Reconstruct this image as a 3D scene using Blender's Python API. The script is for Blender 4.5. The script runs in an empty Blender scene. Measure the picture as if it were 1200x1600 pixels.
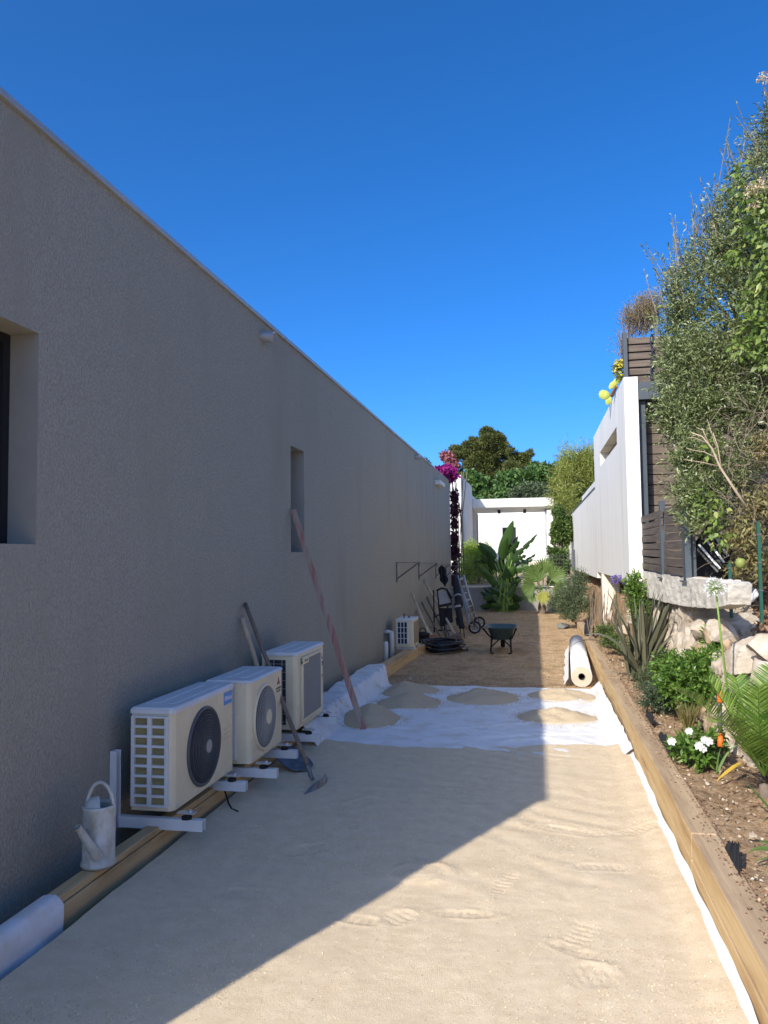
import bpy, math, random
import numpy as np
from mathutils import Vector, Matrix
random.seed(7); rng = np.random.default_rng(11)
scn = bpy.context.scene
COL = scn.collection

# ------------------------------------------------------------------ camera
CAM = np.array([0, 0, 1.6]); FPX = 1200.0
BR = np.array([0.98134642, 0.1919035, -0.01150009])
BU = np.array([0.02223823, -0.0538963, 0.99829888])
BF = np.array([-0.19095724, 0.97993277, 0.05715854])
cd = bpy.data.cameras.new('camera'); cam = bpy.data.objects.new('camera', cd); COL.objects.link(cam)
m = Matrix.Identity(4)
for i in range(3):
    m[i][0] = BR[i]; m[i][1] = BU[i]; m[i][2] = -BF[i]; m[i][3] = CAM[i]
cam.matrix_world = m
cd.sensor_width = 36; cd.sensor_fit = 'AUTO'; cd.lens = 36 * FPX / 1600
cd.clip_start = 0.05; cd.clip_end = 2000
scn.camera = cam
# measured survey points: pixel of the photograph + a known plane -> a point of the place
def ray(px, py): return BF + BR * (px - 600) / FPX - BU * (py - 800) / FPX
def gz(px, py, z=0.0): d = ray(px, py); return CAM + d * ((z - CAM[2]) / d[2])
def gx(px, py, X): d = ray(px, py); return CAM + d * (X / d[0])
def gy(px, py, Y): d = ray(px, py); return CAM + d * (Y / d[1])

# ------------------------------------------------------------------ light
SUN = np.array([0.434, 0.90, 0]); SUN /= np.linalg.norm(SUN)
EL = math.radians(34.3)
sd = Vector((SUN[0] * math.cos(EL), SUN[1] * math.cos(EL), -math.sin(EL)))
w = bpy.data.worlds.new('World'); scn.world = w; w.use_nodes = True
nt = w.node_tree; bg = nt.nodes['Background']
sky = nt.nodes.new('ShaderNodeTexSky'); sky.sky_type = 'NISHITA'; sky.sun_disc = False
sky.sun_elevation = EL; sky.sun_rotation = math.atan2(-sd.x, -sd.y)
sky.altitude = 0; sky.air_density = 0.6; sky.dust_density = 2.0; sky.ozone_density = 9.0
hs = nt.nodes.new('ShaderNodeHueSaturation'); hs.inputs['Saturation'].default_value = 1.16       # the deep clean blue of the day
nt.links.new(sky.outputs[0], hs.inputs['Color']); nt.links.new(hs.outputs[0], bg.inputs[0]); bg.inputs[1].default_value = 0.15
sl = bpy.data.lights.new('sun', 'SUN'); so = bpy.data.objects.new('sun', sl); COL.objects.link(so)
sl.energy = 3.1; sl.angle = math.radians(0.5); sl.color = (1.0, 0.93, 0.82)
so.rotation_euler = sd.to_track_quat('-Z', 'Y').to_euler(); so.location = (-6, -12, 14)
scn.view_settings.view_transform = 'Standard'; scn.view_settings.look = 'None'
scn.view_settings.exposure = 0.9; scn.view_settings.gamma = 1; scn.view_settings.use_curve_mapping = False
scn.render.engine = 'CYCLES'
scn.cycles.max_bounces = 6; scn.cycles.diffuse_bounces = 4; scn.cycles.transparent_max_bounces = 6

# ------------------------------------------------------------------ noise
_perm = np.random.default_rng(3).permutation(256); _perm = np.concatenate([_perm, _perm, _perm])
_g = np.random.default_rng(4).normal(size=(256, 3)); _g /= np.linalg.norm(_g, axis=1)[:, None]
def pnoise(x, y, z=0.0):
    x = np.asarray(x, float); y = np.asarray(y, float); z = np.zeros_like(x) + z
    xi = np.floor(x).astype(int); yi = np.floor(y).astype(int); zi = np.floor(z).astype(int)
    xf, yf, zf = x - xi, y - yi, z - zi
    u, v, t = [a * a * a * (a * (a * 6 - 15) + 10) for a in (xf, yf, zf)]
    def gr(i, j, k):
        h = _perm[_perm[_perm[(xi + i) & 255] + ((yi + j) & 255)] + ((zi + k) & 255)]
        g = _g[h]; return g[..., 0] * (xf - i) + g[..., 1] * (yf - j) + g[..., 2] * (zf - k)
    l = lambda a, b, q: a + (b - a) * q
    return l(l(l(gr(0,0,0), gr(1,0,0), u), l(gr(0,1,0), gr(1,1,0), u), v),
             l(l(gr(0,0,1), gr(1,0,1), u), l(gr(0,1,1), gr(1,1,1), u), v), t) * 1.4
def fbm(x, y, z=0.0, o=4):
    s = 0; a = 1.0; k = 1.0
    for i in range(o):
        s = s + a * pnoise(np.asarray(x) * k + 17.3 * i, np.asarray(y) * k - 9.1 * i, z * k); a *= .5; k *= 2.03
    return s
def sst(a, b, x): t = np.clip((x - a) / (b - a), 0, 1); return t * t * (3 - 2 * t)

# ------------------------------------------------------------------ mesh helpers
class MB:
    def __init__(s): s.v = []; s.f = []
    def add(s, vs, fs):
        n = len(s.v); s.v += [tuple(map(float, q)) for q in vs]; s.f += [tuple(n + i for i in q) for q in fs]; return s
    def box(s, lo, hi, M=None):
        (a, b, c), (d, e, g) = lo, hi
        vs = [(a,b,c),(d,b,c),(d,e,c),(a,e,c),(a,b,g),(d,b,g),(d,e,g),(a,e,g)]
        if M is not None: vs = [M @ Vector(q) for q in vs]
        return s.add(vs, [(3,2,1,0),(4,5,6,7),(0,1,5,4),(1,2,6,5),(2,3,7,6),(3,0,4,7)])
    def bar(s, p, q, wa, wb, up=(0, 0, 1)):
        p, q = Vector(p), Vector(q); d = q - p; L = d.length; d.normalize()
        up = Vector(up); x = d.cross(up)
        if x.length < 1e-4: x = d.cross(Vector((1, 0, 0)))
        x.normalize(); y = x.cross(d)
        M = Matrix((x, y, d)).transposed().to_4x4(); M.translation = p
        return s.box((-wa/2, -wb/2, 0), (wa/2, wb/2, L), M)
    def tube(s, pts, r, n=8, cap=True):
        pts = [Vector(p) for p in pts]; k = len(pts)
        rs = r if hasattr(r, '__len__') else [r] * k
        n0 = len(s.v); a = None
        for i, p in enumerate(pts):
            d = (pts[min(i+1, k-1)] - pts[max(i-1, 0)])
            if d.length < 1e-9: d = Vector((0, 0, 1))
            d.normalize()
            if a is None: a = d.orthogonal().normalized()
            else:
                a = a - d * a.dot(d)
                a = a.normalized() if a.length > 1e-6 else d.orthogonal().normalized()
            b = d.cross(a)
            for j in range(n):
                t = 2 * math.pi * j / n
                s.v.append(tuple(p + (a * math.cos(t) + b * math.sin(t)) * rs[i]))
        for i in range(k - 1):
            for j in range(n):
                A = n0 + i*n + j; B = n0 + i*n + (j+1) % n
                s.f.append((A, B, B + n, A + n))
        if cap:
            s.f.append(tuple(n0 + j for j in range(n))[::-1]); s.f.append(tuple(n0 + (k-1)*n + j for j in range(n)))
        return s
    def lathe(s, prof, n=24, M=None, sx=1.0, sy=1.0):
        n0 = len(s.v)
        for r, z in prof:
            for j in range(n):
                t = 2 * math.pi * j / n; q = Vector((r * sx * math.cos(t), r * sy * math.sin(t), z))
                s.v.append(tuple(M @ q if M is not None else q))
        for i in range(len(prof) - 1):
            for j in range(n):
                A = n0 + i*n + j; B = n0 + i*n + (j+1) % n
                s.f.append((A, B, B + n, A + n))
        return s
    def torus(s, c, R, r, ax, ay, n=40, k=5):
        c, ax, ay = Vector(c), Vector(ax), Vector(ay); az = ax.cross(ay); n0 = len(s.v)
        for i in range(n):
            t = 2*math.pi*i/n; d = ax*math.cos(t) + ay*math.sin(t)
            for j in range(k):
                u = 2*math.pi*j/k; s.v.append(tuple(c + d*(R + r*math.cos(u)) + az*(r*math.sin(u))))
        for i in range(n):
            for j in range(k):
                A = n0+i*k+j; B = n0+i*k+(j+1) % k; C = n0+((i+1) % n)*k+(j+1) % k; D = n0+((i+1) % n)*k+j
                s.f.append((A, D, C, B))
        return s
    def disc(s, c, R, ax, ay, n=40, th=0.01):
        c, ax, ay = Vector(c), Vector(ax), Vector(ay); az = ax.cross(ay).normalized()
        r0 = [c + (ax*math.cos(2*math.pi*i/n) + ay*math.sin(2*math.pi*i/n))*R for i in range(n)]
        vs = [q - az*th for q in r0] + r0
        return s.add(vs, [tuple(range(n))[::-1], tuple(range(n, 2*n))] + [(i, (i+1) % n, n+(i+1) % n, n+i) for i in range(n)])
def mesh_np(name, V, F):
    me = bpy.data.meshes.new(name); V = np.asarray(V, np.float32); F = np.asarray(F, np.int32); k = F.shape[1]
    me.vertices.add(len(V)); me.vertices.foreach_set('co', V.ravel())
    me.loops.add(F.size); me.loops.foreach_set('vertex_index', F.ravel())
    me.polygons.add(len(F)); me.polygons.foreach_set('loop_start', np.arange(0, F.size, k, dtype=np.int32))
    me.polygons.foreach_set('loop_total', np.full(len(F), k, np.int32))
    me.update(calc_edges=True); return me
def fin(name, me, mt, parent=None, smooth=False, bevel=0, kind=None, loc=None):
    o = bpy.data.objects.new(name, me); COL.objects.link(o)
    if mt: me.materials.append(mt)
    if smooth: me.polygons.foreach_set('use_smooth', np.ones(len(me.polygons), bool))
    if parent is not None:
        o.parent = parent
        pl = parent.location.copy(); pp = parent.parent
        while pp is not None: pl += pp.location; pp = pp.parent
        o.location = -pl if loc is None else loc        # geometry is given in world coordinates
    elif loc is not None: o.location = loc
    if bevel:
        b = o.modifiers.new('bevel', 'BEVEL'); b.width = bevel; b.segments = 2; b.limit_method = 'ANGLE'
    if kind: o['kind'] = kind
    return o
def obj(name, mb, mt, parent=None, **k):
    me = bpy.data.meshes.new(name); me.from_pydata(mb.v, [], mb.f); me.update()
    return fin(name, me, mt, parent, **k)
def tag(o, label=None, cat=None, group=None, kind=None):
    if label: o['label'] = label
    if cat: o['category'] = cat
    if group: o['group'] = group
    if kind: o['kind'] = kind
    return o
def thing(name, label, cat, loc=(0, 0, 0), group=None):
    o = bpy.data.objects.new(name, None); o.empty_display_size = .1; COL.objects.link(o); o.location = tuple(float(a) for a in loc)
    return tag(o, label, cat, group)
def gridmesh(xs, ys, fz, xy=None):
    X, Y = np.meshgrid(xs, ys); Z = fz(X, Y)
    if xy: X, Y = xy(X, Y)
    V = np.stack([X, Y, Z], -1).reshape(-1, 3); nx, ny = len(xs), len(ys)
    i = (np.arange(ny-1)[:, None]*nx + np.arange(nx-1)[None]).ravel()
    return V, np.stack([i, i+1, i+nx+1, i+nx], 1)
def sheet(name, xs, ys, fz, mt, parent=None, kind=None, xy=None):
    V, F = gridmesh(xs, ys, fz, xy); return fin(name, mesh_np(name, V, F), mt, parent, smooth=True, kind=kind)

# ------------------------------------------------------------------ materials
def mat(name, col, rough=.7, col2=None, scale=(6, 6, 6), var=.5, bump=None, bscale=None, metal=0, col3=None, scale3=None, spec=.3, coords='Object', detail=5, bdist=.01, thr=(.35, .65)):
    mt = bpy.data.materials.new(name); mt.use_nodes = True; t = mt.node_tree; N = t.nodes; L = t.links
    b = N['Principled BSDF']; b.inputs['Roughness'].default_value = rough; b.inputs['Metallic'].default_value = metal
    b.inputs['Specular IOR Level'].default_value = spec; b.inputs['Base Color'].default_value = (*col, 1)
    tc = N.new('ShaderNodeTexCoord'); out = tc.outputs['Object']
    if coords == 'World': out = N.new('ShaderNodeNewGeometry').outputs['Position']
    def noise(sc, det=detail, rg=.6):
        mp = N.new('ShaderNodeMapping'); mp.inputs['Scale'].default_value = sc; L.new(out, mp.inputs[0])
        n = N.new('ShaderNodeTexNoise'); n.inputs['Scale'].default_value = 1; n.inputs['Detail'].default_value = det; n.inputs['Roughness'].default_value = rg
        L.new(mp.outputs[0], n.inputs[0]); return n.outputs[0]
    cur = None
    def mixin(prev, c, fac, lo, hi):
        r = N.new('ShaderNodeMapRange'); r.inputs[1].default_value = lo; r.inputs[2].default_value = hi; L.new(fac, r.inputs[0])
        mx = N.new('ShaderNodeMix'); mx.data_type = 'RGBA'; L.new(r.outputs[0], mx.inputs[0])
        if prev is None: mx.inputs[6].default_value = (*col, 1)
        else: L.new(prev, mx.inputs[6])
        mx.inputs[7].default_value = (*c, 1); return mx.outputs[2]
    if col2: cur = mixin(cur, col2, noise(scale), *thr)
    if col3: cur = mixin(cur, col3, noise(scale3), .5, .72)
    if cur is not None: L.new(cur, b.inputs['Base Color'])
    if bump:
        bscs = bscale if isinstance(bscale, list) else [(bscale, bump)]
        prev = None
        for sc, st in bscs:
            bn = N.new('ShaderNodeBump'); bn.inputs['Strength'].default_value = st; bn.inputs['Distance'].default_value = bdist
            L.new(noise(sc), bn.inputs['Height'])
            if prev: L.new(prev, bn.inputs['Normal'])
            prev = bn.outputs[0]
        L.new(prev, b.inputs['Normal'])
    return mt
def leafmat(name, c1, c2, c3=None, rough=.5, trans=.25, spec=.35):
    mt = bpy.data.materials.new(name); mt.use_nodes = True; t = mt.node_tree; N = t.nodes; L = t.links
    b = N['Principled BSDF']; b.inputs['Roughness'].default_value = rough; b.inputs['Specular IOR Level'].default_value = spec
    g = N.new('ShaderNodeNewGeometry'); r = N.new('ShaderNodeValToRGB'); oi = N.new('ShaderNodeObjectInfo'); ad = N.new('ShaderNodeMath'); ad.operation = 'ADD'; fr = N.new('ShaderNodeMath'); fr.operation = 'FRACT'
    L.new(g.outputs['Random Per Island'], ad.inputs[0]); L.new(oi.outputs['Random'], ad.inputs[1]); L.new(ad.outputs[0], fr.inputs[0]); L.new(fr.outputs[0], r.inputs[0])
    e = r.color_ramp.elements; e[0].color = (*c1, 1); e[1].color = (*c2, 1); e[0].position = .1; e[1].position = .9
    if c3: k = e.new(.97); k.color = (*c3, 1)
    L.new(r.outputs[0], b.inputs['Base Color'])
    tr = N.new('ShaderNodeBsdfTranslucent'); mx = N.new('ShaderNodeMixShader'); mx.inputs[0].default_value = trans
    hs = N.new('ShaderNodeHueSaturation'); hs.inputs['Value'].default_value = 1.3; L.new(r.outputs[0], hs.inputs['Color']); L.new(hs.outputs[0], tr.inputs[0])
    o = N['Material Output']; L.new(b.outputs[0], mx.inputs[1]); L.new(tr.outputs[0], mx.inputs[2]); L.new(mx.outputs[0], o.inputs[0])
    return mt

M = {}
M['plaster'] = mat('grey_render', (.345, .325, .265), .95, (.475, .447, .37), (130, 130, 62), bump=1, bscale=[((170, 170, 75), 1.0), ((75, 75, 24), .9), ((9, 9, 4), .2)], bdist=.011, coords='World', spec=.1, col3=(.375, .35, .28), scale3=(1.4, 1.4, .35), thr=(.40, .62), detail=3)
M['reveal'] = mat('smooth_grey_render', (.30, .285, .245), .9, (.335, .32, .275), (5, 5, 3), bump=.2, bscale=(90, 90, 90), coords='World', spec=.1)
M['coping'] = mat('coping_metal', (.45, .46, .45), .45, metal=.3, col2=(.36, .37, .37), scale=(2, 1, 2))
M['galv'] = mat('galvanised_steel', (.62, .64, .65), .4, (.5, .52, .54), (14, 14, 14), metal=.6)
M['steel_grey'] = mat('dull_zinc', (.34, .35, .36), .5, metal=.4)
M['black'] = mat('black_metal', (.018, .018, .02), .45)
M['glass'] = mat('dark_glass', (.006, .007, .009), .06, spec=.5)
M['sand'] = mat('crushed_sand', (.67, .535, .355), .95, (.74, .605, .42), (11, 11, 11), bump=1, bscale=[((380, 380, 380), .5), ((110, 110, 110), .25), ((18, 18, 18), .15)], bdist=.008, coords='World', spec=.15, col3=(.52, .41, .26), scale3=(240, 240, 240))
M['pile'] = mat('piled_sand', (.50, .39, .25), .95, (.58, .47, .32), (60, 60, 60), bump=1, bscale=[((300, 300, 300), .6), ((60, 60, 60), .3)], bdist=.008, coords='World', spec=.15)
M['fabric'] = mat('white_geotextile', (.78, .775, .76), .85, (.72, .715, .70), (4, 4, 4), bump=.3, bscale=[((14, 14, 14), .5), ((300, 300, 300), .15)], bdist=.012, coords='World', spec=.2, col3=(.64, .595, .51), scale3=(5, 5, 5))
M['soil'] = mat('bare_earth', (.43, .285, .15), .97, (.55, .395, .235), (7, 7, 7), bump=1, bscale=[((160, 160, 160), .6), ((30, 30, 30), .6), ((7, 7, 7), .4)], bdist=.02, coords='World', spec=.1, col3=(.29, .195, .11), scale3=(2.2, 2.2, 2.2))
M['bed'] = mat('planting_soil', (.33, .21, .115), .97, (.47, .33, .20), (24, 24, 24), bump=1, bscale=[((170, 170, 170), .8), ((45, 45, 45), .8), ((9, 9, 9), .3)], bdist=.015, coords='World', spec=.1, col3=(.13, .085, .055), scale3=(2.6, 2.6, 2.6))
M['bank'] = mat('stony_bank', (.42, .36, .28), .95, (.60, .54, .45), (5, 5, 5), bump=1, bscale=[((60, 60, 60), .7), ((14, 14, 14), .8)], bdist=.03, coords='World', spec=.1, col3=(.30, .20, .13), scale3=(3, 3, 3))
M['far_ground'] = mat('dry_ground', (.40, .30, .20), .95, (.50, .39, .27), (1.5, 1.5, 1.5), bump=.5, bscale=(8, 8, 8), coords='World', spec=.1)
def woodmat(name, c1, c2, c3, ax='Y', fine=1.0):
    a, bq = (70*fine, 2.2*fine)
    sc = {'Y': (a, bq, a), 'X': (bq, a, a), 'Z': (a, a, bq)}[ax]
    sc3 = {'Y': (9, 1.1, 9), 'X': (1.1, 9, 9), 'Z': (9, 9, 1.1)}[ax]
    return mat(name, c1, .8, c2, sc, bump=.5, bscale=[(sc, .5), ((150, 150, 150), .15)], bdist=.004, coords='World', spec=.2, col3=c3, scale3=sc3)
M['timber'] = woodmat('sawn_pine', (.53, .36, .17), (.62, .455, .245), (.38, .23, .105))
M['timber_top'] = woodmat('weathered_pine_top', (.40, .28, .165), (.49, .36, .22), (.27, .18, .105))
M['old_wood'] = woodmat('weathered_grey_board', (.10, .08, .064), (.17, .14, .112), (.06, .05, .041), 'Y')
M['old_woodx'] = woodmat('weathered_grey_board_cross', (.115, .088, .066), (.20, .158, .122), (.06, .047, .037), 'X')
M['handle'] = woodmat('ash_handle', (.52, .42, .28), (.62, .51, .36), (.36, .27, .18), 'Z')
M['handle_dark'] = woodmat('old_dark_handle', (.17, .13, .10), (.23, .18, .14), (.11, .085, .065), 'Z')
M['redwood'] = mat('worn_red_paint', (.34, .15, .125), .75, (.36, .29, .23), (20, 20, 1.3), bump=.3, bscale=(60, 60, 8), bdist=.004, thr=(.40, .56))
M['ac'] = mat('cream_enamel', (.76, .665, .455), .42, (.71, .62, .42), (5, 5, 5), spec=.4, coords='World', col3=(.65, .565, .39), scale3=(3, 3, 6))
M['ac_side'] = mat('white_enamel', (.68, .69, .68), .45, (.61, .62, .61), (6, 6, 6), spec=.4, coords='World')
M['ac_dark'] = mat('dark_guard', (.035, .037, .042), .5)
M['ac_grey'] = mat('grey_guard', (.36, .35, .32), .55)
M['fin'] = mat('condenser_fins', (.33, .28, .13), .6, (.22, .19, .10), (9, 9, 60), metal=.2, coords='World')
M['fin_dark'] = mat('dark_condenser_fins', (.022, .028, .04), .5, (.035, .04, .05), (40, 40, 3), coords='World')
M['blue_label'] = mat('blue_label', (.10, .27, .62), .4)
M['white_print'] = mat('white_print', (.8, .8, .8), .5)
M['red_print'] = mat('dark_red_print', (.32, .06, .06), .5)
M['dark_print'] = mat('dark_print', (.08, .07, .07), .5)
M['rubber'] = mat('black_rubber', (.02, .02, .02), .8)
M['can'] = mat('weathered_zinc_can', (.58, .59, .55), .55, (.46, .46, .40), (8, 8, 14), metal=.15, bump=.1, bscale=(30, 30, 30), coords='World', col3=(.36, .31, .22), scale3=(16, 16, 10))
M['steel'] = mat('worn_tool_steel', (.22, .235, .26), .45, (.14, .14, .145), (20, 20, 20), metal=.6)
M['stone'] = mat('pale_limestone', (.40, .325, .23), .9, (.55, .485, .39), (6, 6, 6), bump=1, bscale=[((50, 50, 50), .5), ((13, 13, 13), .6)], bdist=.02, col3=(.34, .235, .14), scale3=(4.5, 4.5, 4.5), coords='World', spec=.15)
M['stone_brown'] = mat('ochre_stone', (.36, .25, .15), .9, (.46, .34, .22), (8, 8, 8), bump=.7, bscale=(40, 40, 40), coords='World', spec=.15)
M['concrete'] = mat('old_white_concrete', (.66, .60, .49), .9, (.74, .69, .58), (6, 6, 6), bump=.8, bscale=[((80, 80, 80), .35), ((12, 12, 12), .35)], bdist=.015, coords='World', col3=(.47, .44, .38), scale3=(2.5, 2.5, 4), spec=.1)
M['white'] = mat('white_masonry_paint', (.79, .765, .69), .9, (.755, .73, .66), (3.1, 3.1, .8), bump=.3, bscale=[((90, 90, 90), .25), ((5, 5, 4), .2)], coords='World', spec=.1, col3=(.68, .65, .575), scale3=(2.6, 2.6, .35))
M['white_far'] = mat('white_house_render', (.76, .735, .67), .9, (.72, .70, .64), (3, 3, 1), coords='World', spec=.1)
M['cream'] = mat('cream_joinery', (.62, .54, .43), .7)
M['anthracite'] = mat('anthracite_aluminium', (.065, .08, .092), .5, (.08, .095, .105), (4, 4, 4))
M['slate'] = mat('slate_stone', (.17, .175, .16), .8, (.22, .22, .20), (12, 12, 12), bump=.5, bscale=(30, 30, 30))
M['tray'] = mat('dark_green_plastic', (.035, .07, .075), .5, (.06, .09, .09), (9, 9, 9), spec=.4)
M['hose'] = mat('black_hose', (.015, .016, .02), .45, spec=.5)
M['alu'] = mat('aluminium', (.36, .37, .38), .5, metal=.6)
M['cloth_dark'] = mat('dark_cloth', (.02, .022, .026), .9)
M['cloth_grey'] = mat('grey_cloth', (.30, .31, .31), .9)
M['green_post'] = mat('green_coated_post', (.02, .09, .06), .5)
M['orange'] = mat('orange_plastic', (.75, .16, .03), .5)
M['pipe_grey'] = mat('grey_pipe', (.10, .10, .10), .6)
M['trunk'] = mat('bark', (.16, .125, .095), .95, (.24, .195, .15), (14, 14, 5), bump=.7, bscale=(40, 40, 12), coords='World')
M['twig'] = mat('dry_twig', (.15, .115, .08), .9, (.25, .195, .135), (9, 9, 9), coords='World')
M['pale_branch'] = mat('pale_branch', (.48, .38, .26), .8, (.38, .29, .19), (20, 20, 20), coords='World')

# leaves
M['olive'] = leafmat('olive_leaf', (.075, .105, .03), (.27, .31, .12), (.46, .48, .30), .5, .15)
M['climber'] = leafmat('climber_leaf', (.09, .15, .03), (.24, .32, .07), (.38, .40, .12), .45, .3)
M['bright'] = leafmat('bright_shrub_leaf', (.06, .13, .022), (.17, .29, .05), (.28, .38, .09), .4, .3)
M['dkshrub'] = leafmat('dark_shrub_leaf', (.035, .06, .03), (.10, .145, .075), (.20, .24, .15), .5, .15)
M['hedge'] = leafmat('hedge_leaf', (.045, .085, .02), (.13, .20, .045), (.22, .28, .07), .5, .25)
M['fig'] = leafmat('fig_leaf', (.045, .10, .025), (.12, .21, .055), (.20, .30, .09), .45, .25)
M['grey_olive'] = leafmat('grey_olive_leaf', (.07, .10, .045), (.14, .18, .09), None, .6, .2)
M['bamboo'] = leafmat('bamboo_leaf', (.17, .20, .035), (.34, .36, .08), (.46, .44, .15), .5, .35)
M['pine'] = leafmat('pine_needles', (.055, .08, .02), (.16, .18, .05), (.24, .21, .075), .7, .25)
M['lime'] = leafmat('lime_shrub_leaf', (.20, .32, .03), (.42, .52, .08), None, .5, .35)
M['magenta'] = leafmat('magenta_bract', (.20, .01, .11), (.40, .025, .23), None, .6, .35)
M['pinkdry'] = leafmat('dusky_pink_bract', (.25, .08, .09), (.42, .16, .17), (.13, .11, .05), .7, .3)
M['bougleaf'] = leafmat('dark_vine_leaf', (.05, .025, .03), (.11, .03, .055), (.16, .03, .08), .6, .2)
M['litter'] = leafmat('dry_leaf', (.16, .085, .045), (.36, .22, .13), (.46, .34, .24), .8, .1)
M['drybush'] = leafmat('dry_bush_leaf', (.22, .17, .07), (.34, .25, .12), (.16, .17, .06), .8, .2)
M['phorm'] = leafmat('bronze_flax_blade', (.062, .066, .04), (.145, .14, .085), None, .4, .1)
M['cycad'] = leafmat('cycad_leaflet', (.07, .15, .02), (.22, .34, .055), (.32, .42, .09), .35, .3)
M['strap'] = leafmat('strap_leaf', (.09, .17, .04), (.20, .30, .09), None, .4, .3)
M['banana'] = leafmat('giant_strap_leaf', (.018, .048, .013), (.055, .115, .026), None, .35, .3)
M['fanpalm'] = leafmat('fan_palm_leaf', (.09, .16, .04), (.19, .27, .075), None, .45, .3)
M['yellow'] = leafmat('yellow_leaf', (.62, .42, .05), (.72, .52, .09), None, .5, .3)
M['fanyellow'] = leafmat('yellow_palm_leaf', (.26, .28, .055), (.38, .38, .09), None, .5, .35)
M['tuft'] = leafmat('olive_grass_blade', (.16, .14, .045), (.28, .24, .09), (.40, .33, .17), .6, .3)
M['petal'] = leafmat('white_petal', (.80, .80, .76), (.86, .86, .82), None, .6, .3)
M['purple'] = leafmat('violet_petal', (.16, .13, .38), (.27, .22, .55), None, .6, .3)
M['yellowflower'] = leafmat('yellow_flower', (.65, .55, .06), (.75, .66, .15), None, .6, .3)
M['creamflower'] = leafmat('cream_flower', (.62, .52, .32), (.72, .62, .42), (.55, .30, .12), .6, .3)
M['cactus'] = mat('pricklypear_pad', (.50, .50, .09), .7, (.34, .40, .09), (14, 14, 14), bump=.4, bscale=(50, 50, 50), coords='World')
M['stem'] = mat('green_stem', (.20, .30, .06), .5)

# ------------------------------------------------------------------ foliage helpers
def unit(a): return a / np.maximum(np.linalg.norm(a, axis=-1, keepdims=True), 1e-9)
def rdirs(n, up=0.0): d = rng.normal(size=(n, 3)); d[:, 2] += up; return unit(d)
def leafmesh(name, P, D, L, W, mt, parent=None, up=.6, kind=None, fold=.18):
    n = len(P); P = np.asarray(P); D = unit(np.asarray(D))
    L = np.broadcast_to(L, n) * rng.uniform(.7, 1.25, n); W = np.broadcast_to(W, n) * rng.uniform(.75, 1.2, n)
    q = rng.normal(size=(n, 3)); q[:, 2] += up
    S = unit(np.cross(D, q)); Nn = np.cross(S, D)
    mid = P + D * (L * .45)[:, None] - Nn * (W * fold)[:, None]
    a = mid + S * (W * .5)[:, None] + Nn * (W * fold * 2)[:, None]; b = mid - S * (W * .5)[:, None] + Nn * (W * fold * 2)[:, None]
    tip = P + D * L[:, None] - np.array([0, 0, 1]) * (L * .12)[:, None]
    V = np.stack([P, a, tip, b], 1).reshape(-1, 3); i = np.arange(n)[:, None] * 4
    return fin(name, mesh_np(name, V, i + np.arange(4)[None]), mt, parent, kind=kind)
def blobs(cl, n, shell=.45):
    """points in ellipsoids cl=[(c, (rx,ry,rz)), ...], crowded towards the skin; returns points and outward directions"""
    vol = np.array([r[0]*r[1]*r[2] for c, r in cl]) ** .75; k = rng.choice(len(cl), n, p=vol / vol.sum())
    C = np.array([c for c, r in cl])[k]; R = np.array([r for c, r in cl])[k]
    d = rdirs(n); u = rng.uniform(0, 1, n) ** shell
    u *= 1 + .18 * pnoise(C[:, 0]*3 + d[:, 0]*2.2, C[:, 1]*3 + d[:, 1]*2.2, d[:, 2]*2.2)
    return C + d * R * u[:, None], d
def sprays(P, D, n, length, spread=.5):
    """twigs of n leaves: returns leaf bases and directions"""
    m_ = len(P); t = np.linspace(.1, 1, n)[None, :, None]
    base = P[:, None] + D[:, None] * t * np.broadcast_to(length, m_)[:, None, None]
    dd = unit(D[:, None] + rng.normal(size=(m_, n, 3)) * spread)
    return base.reshape(-1, 3), dd.reshape(-1, 3)
def blade(mb, p, d, L, W, droop=.3, n=6, side=None, twist=0., fold=.12, taper=.9):
    """a long strap leaf: curved strip with a folded midrib"""
    p = Vector(p); d = Vector(d).normalized()
    s = Vector(side) if side else d.cross(Vector((random.uniform(-1, 1), random.uniform(-1, 1), .3)))
    s = (s - d * s.dot(d)).normalized()
    n0 = len(mb.v); st = L / n
    for i in range(n + 1):
        t = i / n; wd = W * .5 * (min(1, .55 + t * 2.2)) * max(.02, 1 - t ** 2.2 * taper - (t == 1) * .1)
        nn = s.cross(d)
        mb.v += [tuple(p - s * wd + nn * wd * fold * 2), tuple(p), tuple(p + s * wd + nn * wd * fold * 2)]
        p = p + d * st; d = (d + Vector((0, 0, -1)) * droop * st / L * (0.4 + 1.8 * t)).normalized()
        s = (s - d * s.dot(d)).normalized()
        if twist: s = Matrix.Rotation(twist / n, 3, d) @ s
    for i in range(n):
        for j in (0, 1): A = n0 + i*3 + j; mb.f.append((A, A+1, A+4, A+3))
    return mb
def text(name, body, size, origin, ax, ay, mt, parent, ext=.0006):
    c = bpy.data.curves.new(name, 'FONT'); c.body = body; c.size = size; c.extrude = ext; c.align_x = 'CENTER'; c.align_y = 'CENTER'
    o = bpy.data.objects.new(name, c); COL.objects.link(o); dg = bpy.context.evaluated_depsgraph_get(); dg.update()
    me = bpy.data.meshes.new_from_object(o.evaluated_get(dg)); bpy.data.objects.remove(o)
    ax, ay = Vector(ax), Vector(ay); az = ax.cross(ay)
    Mx = Matrix((ax, ay, az)).transposed().to_4x4(); Mx.translation = Vector(origin); me.transform(Mx)
    return fin(name, me, mt, parent)

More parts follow.
